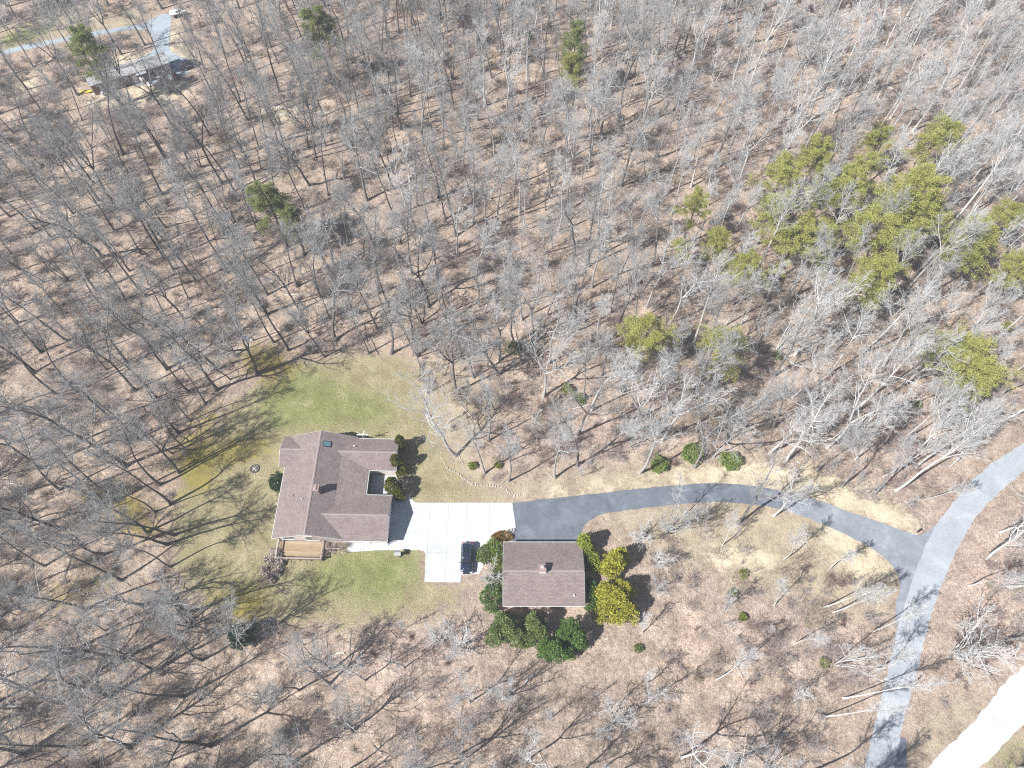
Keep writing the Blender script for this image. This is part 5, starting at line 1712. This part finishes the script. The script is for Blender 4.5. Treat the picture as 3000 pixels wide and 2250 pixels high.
# pale dry hydrangea by the deck and the bare bush at its steps
f = lump_foliage(150, ellipsoid(0, 0, .55, 1.5, 2.6, .6, .05, .4), 95, .30, 45, .20, .14, 'hydrangea', up=.5, jit=.9)
evergreen('dry_hydrangea', 'sprawling shrub with pale dry flower heads left of the deck', 'shrub', 798, 1655, .5, f, st_low)
f = lump_foliage(151, ellipsoid(0, 0, .5, 1.0, 1.3, .5, .05, .4), 30, .26, 40, .16, .10, 'hydrangea', up=.5, jit=.9)
evergreen('dry_shrub', 'brownish dry shrub beside the courtyard arborvitae', 'shrub', 1176, 1412, .5, f, st_low)
bs = brush_mesh(152, 2.0, 26, 'brush', .7)
for px, py, lab, s in ((967, 1612, 'leafless grey bush at the right end of the deck', 1.0), (1012, 1602, 'leafless bush over the walk right of the deck steps', .75)):
    x, y = G(px, py)
    e = empty('bare_bush', (x, y, 0), random.uniform(0, 6), lab, 'bush')
    e.scale = (s * 1.3, s * 1.3, s)
    obj('stems', bs, e)
# leaf-holding small beeches
for i, (px, py, s) in enumerate(((2095, 1230, 1.0), (1950, 1600 - 170, .0), (1790, 1190, .8), (1440, 175, 1.0), (2370, 1300, .8), (2400, 530, .9))):
    if not s:
        continue
    f = lump_foliage(160 + i, ellipsoid(0, 0, 2.2, 1.8, 1.8, 1.7, .3, .3), 60, .4, 18, .17, .09, 'dead_leaf', up=.0, jit=1.0)
    evergreen('young_beech', ('young beech holding tan dead leaves above the rhododendrons', '', 'young beech with tan leaves right of the lime-green bush', 'young beech with pale tan leaves near the top of the wood',
                              'young beech with tan leaves beside the pale forked trunk', 'young beech with tan leaves among the pines')[i], 'tree', px, py, 2, f, st_mid, sc=s)

# pines
PM = {}
for k, (m, fl) in enumerate((('needle', .5), ('needle', .5), ('needle', .45), ('needle_dark', .3))):
    PM[k] = [pine_meshes(200 + k * 10 + q, 16, (3.6, 4.2, 4.6, 3.4)[k], .5 if k < 3 else .42, (.75, 1.0, 1.5, 1.0)[k], m, fl) for q in range(2)]
pw = {0: 'thin-crowned', 1: 'mid-sized', 2: 'dense bright green', 3: 'dark green'}
pine_objs = []
for i, (x, y, h, rc, k) in enumerate(pines):
    tm, cm = PM[k][i % 2]
    e = empty('pine_tree', (x, y, float(gz(x, y))), rng.uniform(0, 6.28))
    sxy = 1.2 * rc / (3.6, 4.2, 4.6, 3.4)[k]
    e.scale = (sxy, sxy, h / 16)
    obj('trunk', tm, e)
    obj('crown', cm, e)
    pine_objs.append((e, x, y, k))

# ------------------------------------------------------------------ bare trees as single things, the rest as one mass
LAND = [('the black mailbox', mx, my), ('the stone fire pit', fx, fy), ('the wooden deck', -32.9, 29.5), ('the wishing well', -17.6, 29.5), ('the purple tub', *G(722, 991)),
        ('the lime-green bush', *G(1662, 1140)), ('the olive evergreen bush', *G(1505, 1015)), ('the largest rhododendron', *G(2031, 1330)), ('the largest golden cypress', *G(1803, 1755)),
        ('the lone dark evergreen by the south lawn', *G(703, 1862)), ('the far bungalow', -86, 138), ('the yellow kayak', *G(256, 273)), ('the charcoal off-road car', *G(556, 197)),
        ('the small white boat', *G(524, 47)), ('the lowest dark evergreen tree', *G(1640, 1888)), ('the roof aerial', -24.7, 48.7), ('the parked dark blue car', -6.9, 29),
        ('the road fork', *G(2640, 1700)), ('the long pale fallen log', *G(830, 340)), ('the dark pine in the left wood', pines[26][0], pines[26][1]), ('the round bright pine', pines[9][0], pines[9][1]),
        ('the big right pine', pines[14][0], pines[14][1]), ('the topmost dark pine', pines[28][0], pines[28][1]), ('the white crooked fallen branch', *G(2595, 252)),
        ('the dark bush deep in the left wood', *G(510, 975)), ('the gravel track', *G(2850, 2120)), ('the tan-leaved beech near the top', *G(1440, 175)), ('the grey log among the middle trunks', *G(1440, 690)), ('the white broken branch by the dark trunk', *G(320, 780)), ('the grey log behind the pines', *G(1930, 350)), ('the small dark evergreen near the top', *G(1545, 98)), ('the tan-leaved beech among the pines', *G(2400, 530)), ('the short yellowish log', *G(985, 1917)), ('the small dark bush among middle trunks', *G(1245, 722))]
ORD = ['', 'second ', 'third ', 'fourth ', 'fifth ', 'sixth ', 'seventh ', 'eighth ', 'ninth ', 'tenth ']
STW = {'tall': 'tall straight', 'oak': 'wide-crowned', 'fork': 'forked', 'slim': 'slim', 'multi': 'many-stemmed', 'small': 'small', 'bushy': 'low bushy'}
toneword = lambda b: 'dark' if b < .36 else 'grey' if b < .7 else 'pale'

for e, x, y, k in pine_objs:
    pass
used_l = set()


def by_landmark(kind, x, y, allxy, maxrank, lands=LAND):
    for nm, lx, ly in sorted(lands, key=lambda q: (q[1] - x) ** 2 + (q[2] - y) ** 2)[:9]:
        d = math.hypot(lx - x, ly - y)
        rk = sum(1 for a, b in allxy if math.hypot(a - lx, b - ly) < d - 1e-6)
        if rk < maxrank:
            lab = f'{ORD[rk]}closest {kind} to {nm}'
            if lab not in used_l:
                used_l.add(lab)
                return lab
    return None


plands = [l for l in LAND if 'pine' not in l[0]]
fixed = {4: 'largest bright green pine in the cluster right of the wood', 9: 'the round bright green pine alone on the lower edge of the pine cluster', 14: 'big spreading pine at the right edge above the road',
         26: 'the dark green pine standing alone in the left wood', 27: 'smaller dark pine just right of the lone dark pine in the left wood', 28: 'topmost dark pine with a bare lower trunk', 31: 'dark pine in front of the far lane and bungalow',
         29: 'tall thin dark pine near the top middle of the wood', 30: 'lower green pine just below the tall thin pine near the top', 8: 'bright green pine at the right of the pine cluster', 10: 'small bright pine left of the pine cluster',
         11: 'low bright pine under the left side of the pine cluster', 12: 'olive pine above the drive nearest the house', 13: 'olive pine above the drive and rhododendrons', 1: 'upper right pine of the cluster with a pale crown'}
for i, (e, x, y, k) in enumerate(pine_objs):
    lab = fixed.get(i)
    e['category'] = 'pine tree'
    e['group'] = 'pines among the bare wood'
    if not lab:
        near = min((math.hypot(x - p[1], y - p[2]), j) for j, p in enumerate(pine_objs) if j in (4, 9, 14, 8, 10, 11, 1))
        fx2, fy2 = pine_objs[near[1]][1], pine_objs[near[1]][2]
        side = ('right of' if x > fx2 else 'left of') if abs(x - fx2) > abs(y - fy2) else ('behind' if y > fy2 else 'below')
        core = fixed[near[1]].split(' pine')[0].replace('the ', '')
        lab = f'{pw[k]} olive pine {side} the {core} pine'
        n_ = 1
        while lab in used_l:
            n_ += 1
            lab = f'{ORD[n_ - 1]}{pw[k]} olive pine {side} the {core} pine'
    used_l.add(lab)
    e['label'] = lab

SP = []
for i, (x, y, st, h, b, note) in enumerate(spots):
    px, py, d = PX(x, y, 0)
    qx, qy, d2 = PX(x, y, h)
    mxp, myp = (px + qx) / 2, (py + qy) / 2
    vis = 40 < mxp < 2960 and 40 < myp < 2210 and (0 < px < 3000 and 0 < py < 2250 or note)
    size = math.hypot(px - qx, py - qy) + h * FPX / d * .35
    SP.append((vis, (1e4 if note and vis else 0) + size, i))
single = [i for v, s, i in sorted(SP, key=lambda q: -q[1]) if v][:300]
sset = set(single)
by_kind = {}
for x, y, st, h, b, n in spots:
    by_kind.setdefault((st, toneword(b)), []).append((x, y))
kinds_i = np.zeros(len(spots), int)
rots = np.zeros((len(spots), 3))
scl = np.zeros(len(spots))
r2 = np.random.default_rng(77)
for i, (x, y, st, h, b, note) in enumerate(spots):
    ks = BY[st]
    kinds_i[i] = ks[r2.integers(len(ks))]
    rots[i] = (r2.normal(0, .045), r2.normal(0, .045), r2.uniform(0, 6.283))
    scl[i] = h / KINDS[kinds_i[i]][3]
protos = {}
# a few trees lean the way the photo shows
LEAN = {(1338.8, 1334.7): (-.10, -.22), (1460.9, 1094.7): (0, -.18), (2469.6, 2045.6): (.15, .55), (2249.6, 2241.5): (.1, .3), (2406.3, 2099.9): (.1, .4), (750.7, 1093.9): (0, -.08)}
lean_i = {}
for j, n in enumerate(NOTABLE):
    if (n[0], n[1]) in LEAN:
        lean_i[j] = LEAN[(n[0], n[1])]
for i in single:
    x, y, st, h, b, note = spots[i]
    kd = KINDS[kinds_i[i]]
    e = bpy.data.objects.new('bare_tree', None)
    COL.objects.link(e)
    e.location = (x, y, float(gz(x, y)))
    if i in lean_i:
        ly, lx = lean_i[i][0], lean_i[i][1]
        e.rotation_euler = (-ly, lx, rots[i][2] if abs(lx) < .1 else 0)
        e.rotation_mode = 'XYZ'
    else:
        e.rotation_euler = rots[i]
    e.scale = (scl[i],) * 3 if not (note and h >= 19 and b < .42) else (scl[i] * 1.08, scl[i] * 1.08, scl[i])
    w_ = f'{toneword(b)} {STW[st]} bare tree'
    lab = by_landmark(w_, x, y, by_kind[(st, toneword(b))], 10)
    e['category'] = 'tree'
    if lab:
        e['label'] = lab
        e['group'] = 'bare trees of the wood'
    else:
        px, py, _ = PX(x, y)
        zone_ = ('upper' if py < 750 else 'middle' if py < 1500 else 'lower') + ' ' + ('left' if px < 1000 else 'middle' if px < 2000 else 'right')
        zone_ = zone_.replace('middle middle', 'central')
        e['label'] = f'{w_} in the {zone_} part of the wood'
        e['group'] = f'{toneword(b)} {STW[st]} trees in the {zone_} wood'
    for nm, me in (('trunk', kd[1]), ('crown', kd[2])):
        o = bpy.data.objects.new(nm, me)
        COL.objects.link(o)
        o.parent = e
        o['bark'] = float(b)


def scatter(name, label, coll_sets, pts, rot, sc, idx, bark, kind='stuff'):
    """one mass object: every point carries a tree of one of the kinds"""
    me = bpy.data.meshes.new(name)
    n = len(pts)
    me.vertices.add(n)
    me.vertices.foreach_set('co', np.asarray(pts, dtype=np.float32).ravel())
    a = me.attributes.new('rot', 'FLOAT_VECTOR', 'POINT')
    a.data.foreach_set('vector', np.asarray(rot, dtype=np.float32).ravel())
    a = me.attributes.new('scl', 'FLOAT', 'POINT')
    a.data.foreach_set('value', np.asarray(sc, dtype=np.float32))
    a = me.attributes.new('idx', 'INT', 'POINT')
    a.data.foreach_set('value', np.asarray(idx, dtype=np.int32))
    a = me.attributes.new('bark', 'FLOAT', 'POINT')
    a.data.foreach_set('value', np.asarray(bark, dtype=np.float32))
    o = obj(name, me)
    o['kind'] = kind
    o['label'] = label
    ng = bpy.data.node_groups.new(name, 'GeometryNodeTree')
    ng.interface.new_socket('Geometry', in_out='INPUT', socket_type='NodeSocketGeometry')
    ng.interface.new_socket('Geometry', in_out='OUTPUT', socket_type='NodeSocketGeometry')
    N, L = ng.nodes, ng.links
    gi, go = N.new('NodeGroupInput'), N.new('NodeGroupOutput')
    jn = N.new('GeometryNodeJoinGeometry')

    def named(nm, typ):
        q = N.new('GeometryNodeInputNamedAttribute')
        q.data_type = typ
        q.inputs['Name'].default_value = nm
        return q.outputs['Attribute']
    for cname, meshes in coll_sets:
        c = bpy.data.collections.new(cname)
        for j, m_ in enumerate(meshes):
            po = bpy.data.objects.new(f'{cname}_{chr(97 + j // 26)}{chr(97 + j % 26)}', m_)
            c.objects.link(po)
        ci = N.new('GeometryNodeCollectionInfo')
        ci.inputs['Collection'].default_value = c
        ci.inputs['Separate Children'].default_value = True
        ci.inputs['Reset Children'].default_value = True
        ip = N.new('GeometryNodeInstanceOnPoints')
        L.new(gi.outputs[0], ip.inputs['Points'])
        L.new(ci.outputs[0], ip.inputs['Instance'])
        ip.inputs['Pick Instance'].default_value = True
        L.new(named('idx', 'INT'), ip.inputs['Instance Index'])
        L.new(named('rot', 'FLOAT_VECTOR'), ip.inputs['Rotation'])
        L.new(named('scl', 'FLOAT'), ip.inputs['Scale'])
        L.new(ip.outputs[0], jn.inputs[0])
    L.new(jn.outputs[0], go.inputs[0])
    md = o.modifiers.new('scatter', 'NODES')
    md.node_group = ng
    return o


rest = [i for i in range(len(spots)) if i not in sset]
pts = [(spots[i][0], spots[i][1], float(gz(spots[i][0], spots[i][1]))) for i in rest]
scatter('woodland', 'mass of smaller leafless trees filling the wood', [('wood_trunks', [k[1] for k in KINDS]), ('wood_crowns', [k[2] for k in KINDS])],
        pts, rots[rest], scl[rest], kinds_i[rest], [spots[i][4] for i in rest])

# undergrowth: leafless brush and saplings between the trees
BR = [brush_mesh(300 + q, (1.6, 2.4, 1.1, 3.2)[q], (16, 14, 18, 9)[q], 'brush', (.5, .4, .8, .3)[q]) for q in range(4)]
sap = [k for k in KINDS if k[0] == 'small']
NB = 15000
ux = rng.uniform(-150, 150, NB)
uy = rng.uniform(-24, 200, NB)
dens = np.clip((vnoise(ux, uy, 11, 21) * .7 + vnoise(ux, uy, 4, 22) * .5 - .28) * 1.5, 0.05, 1)
ok = (gridv(z_open, ux, uy) < .2) & (gridv(near_pave, ux, uy) < .05) & (rng.random(NB) < dens) & (np.abs(ux) < 84 + uy * .42)
ux, uy = ux[ok], uy[ok]
n = len(ux)
scatter('undergrowth', 'leafless brush on the forest floor', [('brush_kinds', BR)], np.stack([ux, uy, gz(ux, uy)], -1),
        np.stack([rng.normal(0, .1, n), rng.normal(0, .1, n), rng.uniform(0, 6.28, n)], -1), rng.uniform(.6, 1.4, n), rng.integers(0, 4, n), rng.random(n))
NS = 2000
ux = rng.uniform(-150, 150, NS)
uy = rng.uniform(-24, 200, NS)
ok = (gridv(z_open, ux, uy) < .1) & (gridv(near_pave, ux, uy) < .05) & (np.abs(ux) < 84 + uy * .42) & ~(in_poly(ux, uy, THIN) & (rng.random(NS) < .6))
ux, uy = ux[ok], uy[ok]
n = len(ux)
scatter('saplings', 'thin leafless saplings among the trees', [('sapling_trunks', [k[1] for k in sap]), ('sapling_crowns', [k[2] for k in sap])],
        np.stack([ux, uy, gz(ux, uy)], -1), np.stack([rng.normal(0, .06, n), rng.normal(0, .06, n), rng.uniform(0, 6.28, n)], -1), rng.uniform(.25, .7, n), rng.integers(0, 3, n), rng.uniform(.2, .9, n))
# fallen sticks lying on the leaf litter
ks = 7000
sx = rng.uniform(-140, 140, ks)
sy = rng.uniform(-10, 195, ks)
ok = (gridv(z_open, sx, sy) < .1) & (gridv(near_pave, sx, sy) < .05) & (np.abs(sx) < 80 + sy * .42)
sx, sy = sx[ok], sy[ok]
n = len(sx)
an = rng.uniform(0, 6.283, n)
ln = rng.exponential(.9, n) + .5
P3 = np.zeros((n, 4, 3))
for q in range(4):
    t_ = (q / 3 - .5) * ln
    P3[:, q, 0] = sx + np.cos(an) * t_ + rng.normal(0, .08, n)
    P3[:, q, 1] = sy + np.sin(an) * t_ + rng.normal(0, .08, n)
    P3[:, q, 2] = gz(P3[:, q, 0], P3[:, q, 1]) + .05 + rng.uniform(0, .18, n)
r3 = np.clip(ln * .022, .012, .08)[:, None] * np.array([1, .9, .75, .5])
v, q = tubes(P3, r3, 3)
M['stick'] = mat_leaf('fallen_sticks', [(.10, .08, .07), (.24, .205, .18), (.42, .38, .34), (.62, .58, .53)], .9, .1)
tag(obj('fallen_sticks', new_mesh('fallen_sticks', v, q, M['stick'])), 'fallen sticks scattered over the leaf litter', kind='stuff')

# air between the drone and the wood
hz = MB().box(-330, 330, -120, 330, -6, 118).build('haze', None)
hm = bpy.data.materials.new('haze')
hm.use_nodes = True
hm.node_tree.nodes.clear()
ho = hm.node_tree.nodes.new('ShaderNodeOutputMaterial')
pv = hm.node_tree.nodes.new('ShaderNodeVolumePrincipled')
pv.inputs['Color'].default_value = (.86, .91, 1, 1)
pv.inputs['Density'].default_value = .0004
hm.node_tree.links.new(pv.outputs[0], ho.inputs['Volume'])
hz.data.materials.clear()
hz.data.materials.append(hm)
tag(hz, 'thin pale haze in the air over the wood', kind='stuff')
SC.cycles.volume_bounces = 0
print('singles', len(single), 'rest', len(rest), 'objects', len(bpy.data.objects))
print('triangles', sum(len(p.vertices) - 2 for m_ in bpy.data.meshes if m_.users for p in m_.polygons))
